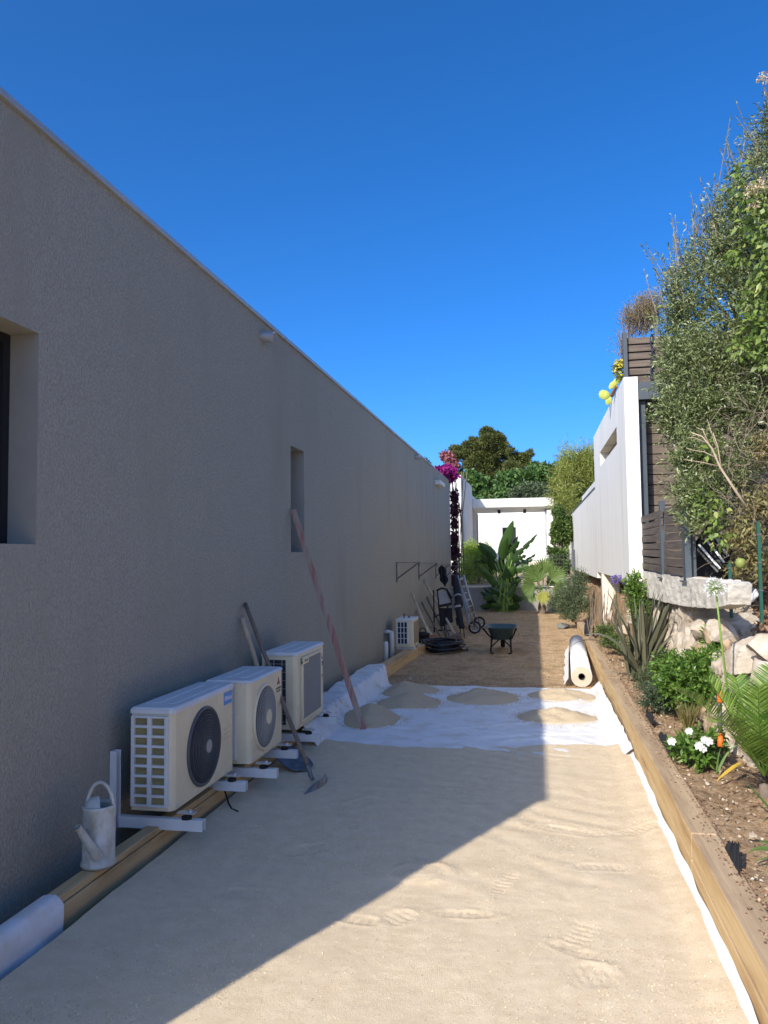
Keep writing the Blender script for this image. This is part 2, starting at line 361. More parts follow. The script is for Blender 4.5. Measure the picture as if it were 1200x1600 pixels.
# ================================================================== SETTING
XW = -2.34
ground = sheet('ground', np.linspace(-80, 80, 40), np.concatenate([np.linspace(-80, 0, 20), np.linspace(1, 23, 30)]), lambda X, Y: X*0 - .10, M['far_ground'], kind='structure')
def soil_z(X, Y): return -.015 + .018*fbm(X*1.7, Y*1.7, 2, 4) + .05*sst(19, 23, Y)
sheet('soil_path', np.linspace(-2.3, 1.1, 150), np.linspace(5.9, 22.6, 420), soil_z, M['soil'], kind='structure')
# terrain behind the low wall, rising to the far houses and the wooded slope
def ter_z(X, Y): return .62 + .55*sst(22, 31, Y) + 2.0*sst(38, 75, Y) + 4*sst(70, 140, Y) + .03*fbm(X*.7, Y*.7, 1, 3)
sheet('terrain', np.linspace(-90, 90, 181), np.concatenate([np.linspace(22.22, 40, 60), np.linspace(42, 180, 40)]), ter_z, M['far_ground'], kind='structure')

# crushed sand bed
def edge_y(X): return 6.62 + .14*np.sin(X*2.1 + .6) + .05*fbm(X*4, X*0+3, 0, 3) + .25*sst(-1.3, -1.9, X)*0
def sand_z(X, Y):
    z = .014 + .011*fbm(X*.9, Y*.9, 5, 3) + .0034*fbm(X*4, Y*4, 8, 3) + .0011*fbm(X*23, Y*23, 3, 3)
    zone = sst(3.3, 4.1, Y) * sst(-1.2, -.2, X)                                # raked crescents in the sunlit half
    z = z + (1 - sst(.3, .55, X))*zone*.0026*np.sin((Y*1.0 + .38*np.sin(X*2.2) + .25*fbm(X*1.3, Y*1.3, 3, 2))*26) * sst(.0, .35, pnoise(X*1.6, Y*2.2, 7.7) + .2)
    z = z + .001*np.sin((X*.35 + Y)*34 + 3*pnoise(X, Y, 2)) * sst(.1, .4, pnoise(X*.8+4, Y*.8, 3.3))
    for (px, py, l, wd, an, dp) in [(560,1441,.22,.09,-.1,.011),(622,1438,.16,.13,.9,.014),(727,1434,.26,.08,.05,.011),(905,1468,.26,.11,1.15,.011),(900,1492,.24,.08,-.5,.010),(925,1530,.2,.16,.3,.009),
                                (660,1368,.26,.2,.2,-.022),(1000,1300,.4,.12,.6,.009),(880,1300,.5,.10,-.3,.010),(790,1385,.3,.07,1.3,.007),(940,1360,.3,.1,.2,.008),(480,1330,.3,.14,.5,.009),(700,1240,.34,.15,.2,.010),(560,1260,.3,.13,1.1,.009),(380,1400,.3,.12,.2,.007)]:
        c = gz(px, py); dx, dy = X - c[0], Y - c[1]; u = dx*math.cos(an) + dy*math.sin(an); v = -dx*math.sin(an) + dy*math.cos(an)
        e = np.exp(-((u/l*2)**4 + (v/wd*2)**4)*1.1)
        rim = np.exp(-(np.sqrt((u/l*2)**2 + (v/wd*2)**2) - 1.15)**2*14)
        z = z - dp*.45*e + abs(dp)*.26*rim*(.4 + 1.2*sst(-.2, .4, pnoise(X*9, Y*9, px*.1))) + (dp > 0)*.0022*e*np.sin(u*170) + .003*e*pnoise(X*30, Y*30, 2)
    ey = edge_y(X); z = z*sst(0, .10, ey - Y) - .02*(1 - sst(0, .04, ey - Y))
    z = z + .010*sst(.25, 0, X + 1.99) * sst(7, 6.2, Y)                         # swept up along the timber
    z = z + .022*sst(.16, .04, .70 - X) + .004*pnoise(X*0 + 3, Y*7, 2)*sst(.2, .05, .70 - X)
    return z
xs = np.linspace(-2.0, .69, 230); ys = np.concatenate([np.linspace(-4, 2.3, 40), np.linspace(2.32, 6.85, 520)])
sheet('sand_bed', xs, ys, sand_z, M['sand'], kind='structure')

n = 34000; P = np.stack([rng.uniform(-1.98, .66, n), 2.35 + 4.3*rng.uniform(0, 1, n)**1.5, np.zeros(n)], 1); P = P[fbm(P[:, 0]*1.3, P[:, 1]*1.3, 4, 3) + .35*rng.normal(size=len(P)) > .1]
P[:, 2] = sand_z(P[:, 0], P[:, 1]) + .0005; n = len(P); dq = rng.normal(size=(n, 3)); dq[:, 2] = np.abs(dq[:, 2])*.6
_grains = (P, dq)
# planted bed and stony bank on the right
def rock_x(Y): return 1.33 + .05*pnoise(Y*1.3, Y*0, 1.5) - .16*sst(9.6, 11, Y) + .25*sst(6.2, 4, Y)
def bank_z(X, Y):
    bed = .215 + .022*fbm(X*3, Y*3, 1, 3) + .018*fbm(X*11, Y*11, 4, 2)
    rx = rock_x(Y); zt = .72 + .18*pnoise(Y*1.1, Y*0 + 2, 3) + .15*sst(9, 11, Y)
    top = np.minimum(zt + .72*np.maximum(X - rx - .18, 0), 1.75 + .3*sst(2, 6, X))
    z = bed + (top - bed)*sst(-.02, .2, X - rx)
    z = z + .04*fbm(X*3.3, Y*3.3, 6, 3)*sst(-.05, .15, X - rx)
    far = sst(15.9, 16.6, Y); return z*(1 - far) + far*(.06 + (z - .06)*sst(1.0, 1.35, X))
sheet('planting_bed', np.concatenate([np.linspace(.845, 1.9, 100), np.linspace(1.95, 14, 40)]), np.concatenate([np.linspace(-3, 2.4, 30), np.linspace(2.45, 12, 320), np.linspace(12.1, 22.4, 80)]), bank_z, M['bed'], kind='structure')

# ================================================================== GREY HOUSE
house = thing('grey_house', 'long single storey house rendered in rough grey plaster along the left side', 'house', (XW, .3, 0))
def wall_holes(mb, X, y0, y1, z0, z1, holes):
    yc = sorted({y0, y1, *[h[0] for h in holes], *[h[1] for h in holes]}); zc = sorted({z0, z1, *[h[2] for h in holes], *[h[3] for h in holes]})
    for a, b in zip(yc, yc[1:]):
        for c, d in zip(zc, zc[1:]):
            if any(h[0] <= a and b <= h[1] and h[2] <= c and d <= h[3] for h in holes): continue
            mb.add([(X, a, c), (X, b, c), (X, b, d), (X, a, d)], [(0, 1, 2, 3)])
ZT = 3.70; YE = 21.9
H1 = (1.95, 3.29, 1.675, 2.70); H2 = (7.22, 7.67, 1.65, 2.70); HJ = (18.27, 18.29, -.1, ZT)
wb = MB(); wall_holes(wb, XW, .30, YE, -.1, ZT, [H1, H2, HJ])
wb.add([(XW-.02, 18.27, -.1), (XW-.02, 18.29, -.1), (XW-.02, 18.29, ZT), (XW-.02, 18.27, ZT)], [(0, 1, 2, 3)])
wb.add([(XW, .3, -.1), (-13, .3, -.1), (-13, .3, ZT), (XW, .3, ZT)], [(0, 3, 2, 1)])
wb.add([(XW, YE, -.1), (-13, YE, -.1), (-13, YE, ZT), (XW, YE, ZT)], [(0, 1, 2, 3)])
wb.add([(-13, .3, -.1), (-13, YE, -.1), (-13, YE, ZT), (-13, .3, ZT)], [(0, 3, 2, 1)])
obj('wall', wb, M['plaster'], house)
rf = MB().box((-13.02, .28, ZT - .012), (XW - .02, YE + .02, ZT - .004)); obj('roof', rf, M['coping'], house)
obj('coping', MB().box((XW - .35, .26, ZT), (XW + .025, YE - 3.6, ZT + .035)), M['coping'], house, bevel=.004)
obj('coping', MB().box((XW - .35, YE - 3.59, ZT), (XW + .012, YE + .02, ZT + .02)), M['coping'], house)
for (h, dep) in ((H1, .155), (H2, .30)):
    a, b, c, d = h; rv = MB(); X2 = XW - dep
    rv.add([(XW, a, c), (XW, b, c), (X2, b, c), (X2, a, c)], [(0, 1, 2, 3)]); rv.add([(XW, a, d), (XW, b, d), (X2, b, d), (X2, a, d)], [(3, 2, 1, 0)])
    rv.add([(XW, b, c), (XW, b, d), (X2, b, d), (X2, b, c)], [(0, 1, 2, 3)]); rv.add([(XW, a, c), (XW, a, d), (X2, a, d), (X2, a, c)], [(3, 2, 1, 0)])
    win = obj('window', rv, M['reveal'], house)
    f = MB(); f.box((X2-.04, a, c), (X2, a+.05, d)); f.box((X2-.04, b-.05, c), (X2, b, d)); f.box((X2-.04, a+.05, c), (X2, b-.05, c+.05)); f.box((X2-.04, a+.05, d-.05), (X2, b-.05, d))
    fo = obj('frame', f, M['black'], win); po = obj('pane', MB().box((X2-.03, a+.05, c+.05), (X2-.018, b-.05, d-.05)), M['glass'], win)
def spout(Y, z):
    s = MB(); Mx = Matrix.Translation((XW, Y, z)) @ Matrix.Rotation(math.radians(97), 4, 'Y')
    s.lathe([(.05, -.02), (.05, .125), (.045, .125), (.045, 0)], 20, Mx); obj('rain_spout', s, M['steel_grey'], house, smooth=True)
spout(6.42, 3.565); spout(gx(648, 708, XW)[1], 3.60)
lb = gx(687, 753, XW + .06); obj('wall_lamp', MB().box((XW - .0, lb[1] - .5, lb[2] - .10), (XW + .14, lb[1] + .5, lb[2])), M['white_far'], house, bevel=.01)

M['grain'] = leafmat('sand_grain', (.48, .375, .235), (.68, .55, .37), (.72, .61, .44), .9, 0)
leafmesh('sand_grains', _grains[0], _grains[1], .0065, .0055, M['grain'], kind='stuff')
# ================================================================== TIMBERS
def sleepers(name, label, segs, group=None):
    """segs: list of (x0,y0,x1,y1,w,z0,z1,topflag); the x is the alley side"""
    t = thing(name, label, 'timber edging', (segs[0][0], segs[0][1], 0))
    for (x0, y0, x1, y1, wd, z0, z1, sgn) in segs:
        mb = MB(); n = max(2, int((y1 - y0)/.25)); vs = []
        for i in range(n + 1):
            u = i/n; x = x0 + (x1 - x0)*u; y = y0 + (y1 - y0)*u; j = .0012*math.sin(y*2.1 + z1*40) + .0006*math.sin(y*7)
            vs += [(x + j, y, z0), (x + sgn*wd + j, y, z0), (x + sgn*wd + j, y, z1 + j), (x + j*1.5, y, z1 + j*.7)]
        fs = [(0, 1, 2, 3), tuple(4*n + k for k in (3, 2, 1, 0))]
        for i in range(n):
            for k in range(4): fs.append((4*i + k, 4*i + 4 + k, 4*i + 4 + (k+1) % 4, 4*i + (k+1) % 4))
        if sgn < 0: fs = [q[::-1] for q in fs]
        mb.add(vs, fs); o = obj('sleeper', mb, M['timber'], t, bevel=.005)
        o.data.materials.append(M['timber_top'])
        for p in o.data.polygons:
            if (p.normal.z > .8 or abs(p.normal.y) > .9) and sgn > 0: p.material_index = 1
    return t
LX = lambda y: -2.065 + .012*(y - 3.1)
L = []
cuts = [.6, 2.6, 5.02, 7.4, 9.9, 12.3]
for a, b in zip(cuts, cuts[1:]):
    if a < 9: L.append((LX(a), a + .002, LX(b), b - .002, .075, .096, .132, -1)); L.append((LX(a) + .004, a + .002, LX(b) + .004, b - .002, .075, -.08, .091, -1))
    else: L.append((-1.985, a + .004, -1.86, b - .004, .16, -.08, .125, -1))
L.append((-1.99, 9.3, -1.98, 9.9 - .004, .14, -.08, .125, -1)); L = [q for q in L if not (q[1] > 7.3 and q[3] < 9.9 and q[4] < .14 and False)]
L.append((-1.855, 12.31, -1.75, 13.0, .16, -.08, .135, -1))
left_edge = sleepers('timber_edging', 'low pine timber edging running along the foot of the grey wall', L)
R = []; RX = lambda y: .705 + .0078*(y - 3)
cuts = [-1, 1.6, 4.0, 6.4, 8.8, 11.2, 13.6, 15.9]
for a, b in zip(cuts, cuts[1:]):
    R.append((RX(a), a + .004, RX(b), b - .004, .125 if a < 7 else .14, .125, .248 + random.uniform(-.003, .003), 1)); R.append((RX(a) - .004, a + .004, RX(b) - .004, b - .004, .12, -.08, .121, 1))
right_edge = sleepers('timber_retaining_edge', 'two plank high pine retaining edge holding the planted bed on the right', R)

# ================================================================== MEMBRANE
def mem_z(X, Y):
    z = .004 + .010*np.abs(fbm(X*2.2 + .3*Y, Y*1.5, 3, 4)) + .022*np.maximum(0, pnoise(X*2.4 + Y*2.9, Y*.9 - X*.8, 9.2))**1.2 + .016*(1 - np.minimum(1, np.abs(pnoise(X*1.3 + Y*.9, Y*1.9 - X*.9, 4.4))*7))*sst(-.1, .3, pnoise(X*1.1, Y*1.1, 6.1))
    z = z + .012*np.exp(-((Y - 7.0 - .25*X)/.035)**2)*sst(-1, -.3, X) + .010*np.exp(-((Y - 6.9 + .45*X)/.03)**2)*sst(-.9, -.3, X)*sst(.7, .3, X) + .009*np.exp(-((Y - 7.55 - .5*X)/.03)**2)*sst(-1.2, -.6, X)
    l = -1.80 - X; z = z + .17*sst(0, .17, l) + .012*sst(.02, .2, l)*pnoise(X*2, Y*17, 4)*2.6 - .05*sst(.38, .44, l)
    r = X - .60; z = z + .10*sst(0, .14, r) + .02*pnoise(X*2, Y*6, 1)*sst(.02, .12, r)
    return z
def mem_xy(X, Y):
    far = 9.46 + .05*pnoise(X*2, X*0, 2.5) + .55*sst(-1.75, -2.0, X); u = (Y - 6.3)/(9.46 - 6.3)
    return X + .01*pnoise(Y*5, X, 3), 6.3 + u*(far - 6.3)
mem = sheet('ground_membrane', np.linspace(-2.22, .715, 170), np.linspace(6.3, 9.46, 190), mem_z, M['fabric'], xy=mem_xy)
tag(mem, 'white ground membrane spread across the alley under the sand piles', 'membrane')
def strip(name, label, prof, y0, y1, n, xoff, parent=None, end=0):
    ysn = np.linspace(y0, y1, n); k = len(prof); V = []
    for y in ysn:
        for j, (x, z) in enumerate(prof):
            q = pnoise(np.array([y*3.0]), np.array([j*.7]), xoff*9)[0]*.012
            V.append((x + xoff*0 + q*1.2 + (LX(y) + 2.065 if x < 0 else RX(y) - .705), y + (end*.05*math.sin(j*.9) if y in (y0, y1) else 0), z + q*.6))
    i = (np.arange(n-1)[:, None]*k + np.arange(k-1)[None]).ravel()
    o = fin(name, mesh_np(name, V, np.stack([i, i+1, i+k+1, i+k], 1)), M['fabric'], smooth=True); return tag(o, label, 'membrane')
pr = [(-2.17, .05), (-2.165, .11), (-2.145, .133), (-2.11, .140), (-2.080, .141), (-2.062, .130), (-2.050, .10), (-2.047, .05), (-2.045, .0), (-2.043, -.03)]
strip('membrane_fold', 'end of white membrane folded over the timber at lower left', pr, .8, 3.10, 60, .1, end=0)
strip('membrane_strip', 'narrow white membrane edge lapping up the foot of the right timber', [(.625, -.02), (.650, .018), (.668, .036), (.683, .044), (.696, .058)], 2.2, 6.5, 160, .4)

# ================================================================== SAND PILES
def pile(c, r, h, label, skew=(0, 0), sy=1.0):
    n, k = 16, 44; V = [(c[0] + skew[0], c[1] + skew[1], h)]; F = []
    for i in range(1, n + 1):
        for j in range(k):
            t = 2*math.pi*j/k; u = i/n; rr = r*u*(1 + .10*math.sin(t*2 + c[0]*9) + .06*math.sin(t*3 + c[1]*5))
            x = c[0] + rr*math.cos(t) + skew[0]*(1-u); y = c[1] + rr*sy*math.sin(t) + skew[1]*(1-u)
            z = h*1.0*(1 - u**1.2)*.98 + (.022*pnoise(np.array([x*7]), np.array([y*7]), c[0])[0] + .010*pnoise(np.array([x*23]), np.array([y*23]), c[0])[0])*min(1, (1-u)*4)
            z = .006 + max(z, 0) - (.03 if i == n else 0); V.append((x, y, z))
    F = [(0, 1 + j, 1 + (j+1) % k) for j in range(k)]
    me = bpy.data.meshes.new('sand_pile'); fs = list(F)
    for i in range(n-1):
        for j in range(k): A = 1 + i*k + j; B = 1 + i*k + (j+1) % k; fs.append((A, A + k, B + k, B))
    me.from_pydata(V, [], fs); me.update()
    tag(fin('sand_pile', me, M['pile'], smooth=True), label, 'sand pile', 'sand piles on the white membrane')
pile_c = [(-1.60, 7.40, .34), (-1.36, 8.28, .36), (-1.47, 9.02, .36), (-.575, 8.66, .40), (.27, 8.88, .37), (.16, 7.76, .37)]; P = []
for x, y, q_ in pile_c:
    a_ = rng.uniform(0, 6.283, 420); d_ = q_*(.95 + np.abs(rng.normal(0, .13, 420))); P.append(np.stack([x + d_*np.cos(a_), y + d_*np.sin(a_), mem_z(x + d_*np.cos(a_), y + d_*np.sin(a_)) + .003], 1))
P = np.concatenate(P); leafmesh('spilled_grains', P, rdirs(len(P), .4), .012, .010, M['grain'], kind='stuff')
pile((-1.60, 7.40), .34, .165, 'sand pile at the foot of the leaning red plank', (-.02, .02), 1.0)
pile((-1.36, 8.28), .36, .125, 'sand pile second from the grey wall, just beyond the plank pile', (0, 0), 1.05)
pile((-1.47, 9.02), .36, .12, 'farthest shaded sand pile, beside the membrane fold at the wall', (-.05, 0), .95)
pile((-.575, 8.66), .40, .115, 'lone shaded sand pile in the middle of the membrane', (-.03, 0), .95)
pile((.27, 8.88), .37, .10, 'half sunlit sand pile at the far edge, near the white roll', (0, 0), .85)
pile((.16, 7.76), .37, .105, 'half sunlit sand pile nearest the bright sand bed', (0, 0), .85)

# ================================================================== MEMBRANE ROLL
ra, rb = np.array([.525, 9.62, .123]), np.array([.665, 13.3, .123])
roll = thing('membrane_roll', 'roll of white membrane lying against the right timber edge', 'roll', (ra[0], ra[1], 0))
def axes(d):
    d = Vector(d).normalized(); x = d.cross(Vector((0, 0, 1))).normalized(); return x, x.cross(d), d
xa, ya, da = axes(rb - ra); Mr = Matrix((xa, ya, da)).transposed().to_4x4(); Mr.translation = Vector(ra); LL = float(np.linalg.norm(rb - ra))
obj('outer_layer', MB().lathe([(.119, .004), (.123, 0), (.123, LL), (.03, LL)], 36, Mr), M['fabric'], roll, smooth=True)
sp = MB()
for k in range(11): sp.lathe([(.036 + k*.0076, .006 + .002*(k % 2)), (.040 + k*.0076, .004 - .003*(k % 2)), (.0436 + k*.0076, .006 + .002*((k+1) % 2))], 36, Mr)
obj('wound_layers', sp, mat('roll_end', (.60, .54, .42), .9), roll)
obj('core', MB().lathe([(.040, -.004), (.036, -.004), (.036, .5)], 24, Mr), mat('cardboard_core', (.05, .04, .035), .9), roll)
fl = MB()
for i in range(13):
    y = 9.65 + i*.29; fl.add([(RXa, y + yo, z) for RXa, yo, z in ((.50 + (y-9.6)*.043 - .13, 0, .10), (.50 + (y-9.6)*.043 - .165 + .01*math.sin(i*1.7), 0, .045), (.50 + (y-9.6)*.043 - .19 + .012*math.sin(i*2.3), 0, .012))], [])
for i in range(12):
    for j in (0, 1): A = 3*i + j; fl.f.append((A, A+3, A+4, A+1))
obj('loose_flap', fl, M['fabric'], roll, smooth=True)

# ================================================================== AIR CONDITIONERS
def ac_bracket(t, y_arms, xend, z, y_rail, h=.36):
    for y in y_rail:
        r = MB(); r.box((XW + .004, y - .022, z - .07), (XW + .012, y + .03, z + h)); r.box((XW + .012, y - .022, z - .07), (XW + .045, y - .016, z + h)); r.box((XW + .012, y + .024, z - .07), (XW + .045, y + .03, z + h)); obj('wall_rail', r, M['ac_side'], t, bevel=.002)
    for y, xe in zip(y_arms, xend):
        a = MB(); a.box((XW + .03, y - .02, z - .06), (xe, y - .016, z)); a.box((XW + .03, y + .016, z - .06), (xe, y + .02, z)); a.box((XW + .03, y - .016, z - .005), (xe, y + .016, z))
        obj('bracket_arm', a, M['ac_side'], t, bevel=.002)
        f = MB(); f.lathe([(.0, .0), (.028, .0), (.028, .014), (.018, .02), (.018, .03), (0, .03)], 16, Matrix.Translation((xe - .10, y, z))); obj('rubber_foot', f, M['rubber'], t, smooth=False)
        f = MB(); f.box((xe - .15, y - .02, z + .03), (xe - .05, y + .02, z + .038)); f.lathe([(0, .05), (.011, .05), (.011, .038)], 8, Matrix.Translation((xe - .08, y, z))); obj('fixing_lug', f, M['galv'], t)
def ac_casing(t, xb, xf, y0, y1, z0, z1, mt, side_mt, lid=.035):
    r = .03
    c = MB(); out = [(xb, y0), (xf - r, y0), (xf - r*.3, y0 + r*.3), (xf, y0 + r), (xf, y1 - r), (xf - r*.3, y1 - r*.3), (xf - r, y1), (xb, y1)]
    n = len(out); vs = [(x, y, z) for z in (z0, z1 - lid) for x, y in out]
    c.add(vs, [tuple(range(n))[::-1], tuple(range(n, 2*n))] + [(i, (i+1) % n, n + (i+1) % n, n + i) for i in range(n)])
    obj('casing', c, mt, t)
    e = .006; ol = [(x + (e if x > (xb+xf)/2 else -e), y + (-e if y < (y0+y1)/2 else e)) for x, y in out]; l = MB()
    vs = [(x, y, z1 - lid + .002) for x, y in ol] + [(x, y, z1 - .012) for x, y in ol] + [((xb+xf)/2 + (x - (xb+xf)/2)*.93, (y0+y1)/2 + (y - (y0+y1)/2)*.975, z1) for x, y in ol]
    l.add(vs, [tuple(range(n))[::-1]] + [(i + k*n, (i+1) % n + k*n, n + (i+1) % n + k*n, n + i + k*n) for k in (0, 1) for i in range(n)] + [tuple(range(2*n, 3*n))])
    lo = obj('top_cover', l, side_mt, t)
    g = MB()
    for k in range(2):
        x = xb + (xf - xb)*(.3 + .4*k); g.box((x - .022, y0 + .12, z1 - .004), (x + .022, y1 - .12, z1 + .004))
    obj('ridge', g, side_mt, lo, bevel=.003)
    for y in np.linspace(y0 + .06, y1 - .06, 4):
        s = MB(); s.lathe([(0, .004), (.005, .004), (.006, 0)], 8, Matrix.Translation((xf, float(y), z0 + .02)) @ Matrix.Rotation(math.pi/2, 4, 'Y')); obj('screw', s, M['galv'], t)
    for x in (xb + .06, xf - .07):
        s = MB(); s.lathe([(0, .004), (.005, .004), (.006, 0)], 8, Matrix.Translation((x, y0, z1 - lid - .012)) @ Matrix.Rotation(math.pi/2, 4, 'X')); obj('screw', s, M['galv'], t)
def end_grille(t, xb, xf, y, z0, z1, cols, rows, cm, back, barw=.014, mid=.024, depth=.02):
    """the louvred near end: a coil behind a lattice of bars"""
    b = obj('coil', MB().box((xb, y - .001 - .002, z0), (xf, y - .001, z1)), back, t)
    g = MB(); yo = y - depth
    g.box((xb - .02, yo, z0 - .012), (xb, y - .001, z1 + .012)); g.box((xf, yo, z0 - .012), (xf + .02, y - .001, z1 + .012))
    g.box((xb, yo, z0 - .012), (xf, y - .0035, z0)); g.box((xb, yo, z1), (xf, y - .0035, z1 + .012))
    wcol = (xf - xb - (cols-1)*mid)/cols
    for i in range(1, cols): x = xb + i*wcol + (i-1)*mid; g.box((x, yo + .0005, z0), (x + mid, y - .0035, z1))
    h = (z1 - z0 + barw)/rows
    for k in range(1, rows):
        for i in range(cols):
            x = xb + i*(wcol + mid); g.box((x, yo + .001, z0 + k*h - barw), (x + wcol, y - .0035, z0 + k*h))
    return obj('side_grille', g, cm, t, bevel=.002)
def fan_guard(t, X, cy, cz, R, ring_mt, hole_mt, rings, spokes, hub_mt, hubr, swirl=.0, bezel=None):
    A, B = (0, 1, 0), (0, 0, 1)
    obj('fan_recess', MB().disc((X + .003, cy, cz), R, A, B, 48, .003), hole_mt, t)
    bl = MB()
    for k in range(3):
        a0 = k*2*math.pi/3 + .4; pts = []
        for i in range(6):
            r = R*(.25 + .65*i/5); a = a0 + .28*i/5
            for dd, xo in ((-.32, .004), (.32, .0075)): pts.append((X + xo, cy + r*math.cos(a + dd*(1 + .3*i/5)), cz + r*math.sin(a + dd*(1 + .3*i/5))))
        bl.add(pts, [(2*i, 2*i+1, 2*i+3, 2*i+2) for i in range(5)])
    obj('fan_blades', bl, M['ac_dark'], t)
    g = MB()
    for i in range(rings):
        r = hubr + (R - hubr)*(i + 1)/rings; bulge = .022*(1 - (r/R)**2) + .006
        g.torus((X + .004 + bulge, cy, cz), r, .0017 if i % 2 else .0026, A, B, 56, 4)
    for k in range(spokes):
        a = 2*math.pi*k/spokes; pts = []
        for i in range(5):
            r = hubr + (R - hubr)*i/4; aa = a + swirl*i/4; pts.append((X + .004 + .022*(1 - (r/R)**2) + .006, cy + r*math.cos(aa), cz + r*math.sin(aa)))
        g.tube(pts, .0016, 4, False)
    obj('fan_guard', g, ring_mt, t)
    obj('hub', MB().disc((X + .036, cy, cz), hubr, A, B, 32, .01), hub_mt, t)
    bz = MB().torus((X + .004, cy, cz), R + .008, .011, A, B, 64, 8); obj('bezel', bz, bezel or ring_mt, t, smooth=True)
def diamonds(t, X, y, z, s, label_lines):
    d = MB()
    for (cy, cz, an) in ((0, .62, 90), (-.54, -.31, 210), (.54, -.31, 330)):
        a = math.radians(an); u = (math.cos(a), math.sin(a)); v = (-u[1], u[0]); c = (cy*s*.5, cz*s*.5); q = []
        for (m1, m2) in ((.5, 0), (0, .29), (-.5, 0), (0, -.29)): q.append((X + .001, y + c[0] + s*(m1*u[0] + m2*v[0]), z + c[1] + s*(m1*u[1] + m2*v[1])))
        d.add(q, [(0, 1, 2, 3)])
    obj('emblem', d, M['red_print'], t)
    for i, l in enumerate(label_lines): text('lettering', l, s*.42, (X + .0012, y, z - s*.95 - i*s*.42), (0, 1, 0), (0, 0, 1), M['dark_print'], t)

# unit 1 (nearest)
xb, xf, y0, y1, z0, z1 = -2.22, -1.972, 3.985, 4.86, .215, .775
t = thing('air_conditioner', 'nearest air conditioner, cream case with big black fan guard and blue badge', 'air conditioner', ((xb+xf)/2, (y0+y1)/2, z0), 'air conditioners along the grey wall')
ac_casing(t, xb, xf, y0, y1, z0, z1, M['ac'], M['ac_side'])
end_grille(t, xb + .024, xf - .045, y0, z0 + .036, z1 - .055, 2, 9, M['ac_side'], M['fin'], .0145, .026)
fan_guard(t, xf, 4.385, .475, .215, mat('charcoal_guard', (.085, .09, .10), .45), M['rubber'], 11, 90, M['ac_grey'], .038, .5)
bl = obj('badge', MB().box((xf, 4.685, .655), (xf + .0025, 4.815, .735)), M['blue_label'], t, bevel=.001)
text('lettering', 'Midea', .042, (xf + .0032, 4.760, .694), (0, 1, 0), (0, 0, 1), M['white_print'], bl)
sw = MB().torus((xf + .003, 4.708, .696), .013, .0022, (0, 1, 0), (0, 0, 1), 24, 4); obj('swirl_mark', sw, M['white_print'], bl)
rg = MB()
for k in range(3): rg.box((xf, 4.69, .50 - k*.03), (xf + .004, 4.81, .506 - k*.03))
obj('pressed_rib', rg, M['ac'], t)
ac_bracket(t, (3.985 + .02, 4.72), (-1.80, -1.83), .175, (3.975, 4.75))
# unit 2
xb, xf, y0, y1, z0, z1 = -2.20, -1.885, 4.93, 5.60, .225, .775
t = thing('air_conditioner', 'middle cream air conditioner with round grey fan grille beside the black fan one', 'air conditioner', ((xb+xf)/2, (y0+y1)/2, z0), 'air conditioners along the grey wall')
ac_casing(t, xb, xf, y0, y1, z0, z1, M['ac'], M['ac_side'], .02)
end_grille(t, xb + .03, xf - .12, y0, z0 + .04, z1 - .06, 3, 12, M['ac_side'], M['fin_dark'], .014, .02)
fan_guard(t, xf, 5.205, .485, .21, M['ac_grey'], M['fin_dark'], 7, 110, M['ac'], .05, .25, M['ac'])
diamonds(t, xf, 5.50, .68, .05, ['MITSUBISHI', 'ELECTRIC'])
ac_bracket(t, (5.0, 5.50), (-1.72, -1.74), .185, (4.99, 5.52), .2)
# unit 3
xb, xf, y0, y1, z0, z1 = -2.19, -1.90, 5.99, 6.81, .215, .83
t = thing('air_conditioner', 'third cream air conditioner with square mesh front, behind the leaning hoe', 'air conditioner', ((xb+xf)/2, (y0+y1)/2, z0), 'air conditioners along the grey wall')
ac_casing(t, xb, xf, y0, y1, z0, z1, M['ac'], M['ac_side'], .03)
obj('side_coil', MB().box((xb + .03, y0 - .004, z0 + .04), (xf - .09, y0 - .001, z1 - .06)), M['fin_dark'], t)
g = MB()
for k in range(8): z = z0 + .06 + k*.066; g.box((xb + .03, y0 - .008, z), (xf - .09, y0 - .005, z + .003))
for x in (xb + .03, xb + .10, xb + .168): g.box((x, y0 - .010, z0 + .04), (x + .004, y0 - .0045, z1 - .06))
obj('side_wires', g, M['ac_grey'], t)
ga, gb, gc, gd = y0 + .13, y1 - .17, z0 + .06, z1 - .075
obj('grille_recess', MB().box((xf, ga, gc), (xf + .003, gb, gd)), M['fin_dark'], t)
g = MB(); n1, n2 = 20, 26
for k in range(n1 + 1): y = ga + (gb - ga)*k/n1; g.box((xf + .012, y - .003, gc), (xf + .018, y + .003, gd))
for k in range(n2 + 1): z = gc + (gd - gc)*k/n2; g.box((xf + .0135, ga, z - .003), (xf + .0165, gb, z + .003))
obj('front_mesh', g, M['ac_grey'], t)
g = MB(); g.box((xf, ga - .02, gc - .02), (xf + .022, gb + .02, gc)); g.box((xf, ga - .02, gd), (xf + .022, gb + .02, gd + .02)); g.box((xf, ga - .02, gc), (xf + .022, ga, gd)); g.box((xf, gb, gc), (xf + .022, gb + .02, gd))
obj('mesh_frame', g, M['ac'], t, bevel=.004)
pl = obj('name_plate', MB().box((xf, ga - .02, gd - .035), (xf + .028, ga + .13, gd + .022)), M['ac'], t, bevel=.003)
text('lettering', 'Inverter', .032, (xf + .0285, ga + .055, gd - .006), (0, 1, 0), (0, 0, 1), M['dark_print'], pl)
diamonds(t, xf, y1 - .075, z1 - .13, .05, ['MITSUBISHI', 'ELECTRIC'])
obj('marking', MB().box((xf, y1 - .10, z1 - .30), (xf + .001, y1 - .05, z1 - .285)).box((xf, y1 - .085, z1 - .315), (xf + .001, y1 - .065, z1 - .302)), M['dark_print'], t)
ac_bracket(t, (6.05, 6.72), (-1.72, -1.76), .175, (6.06, 6.73), .25)
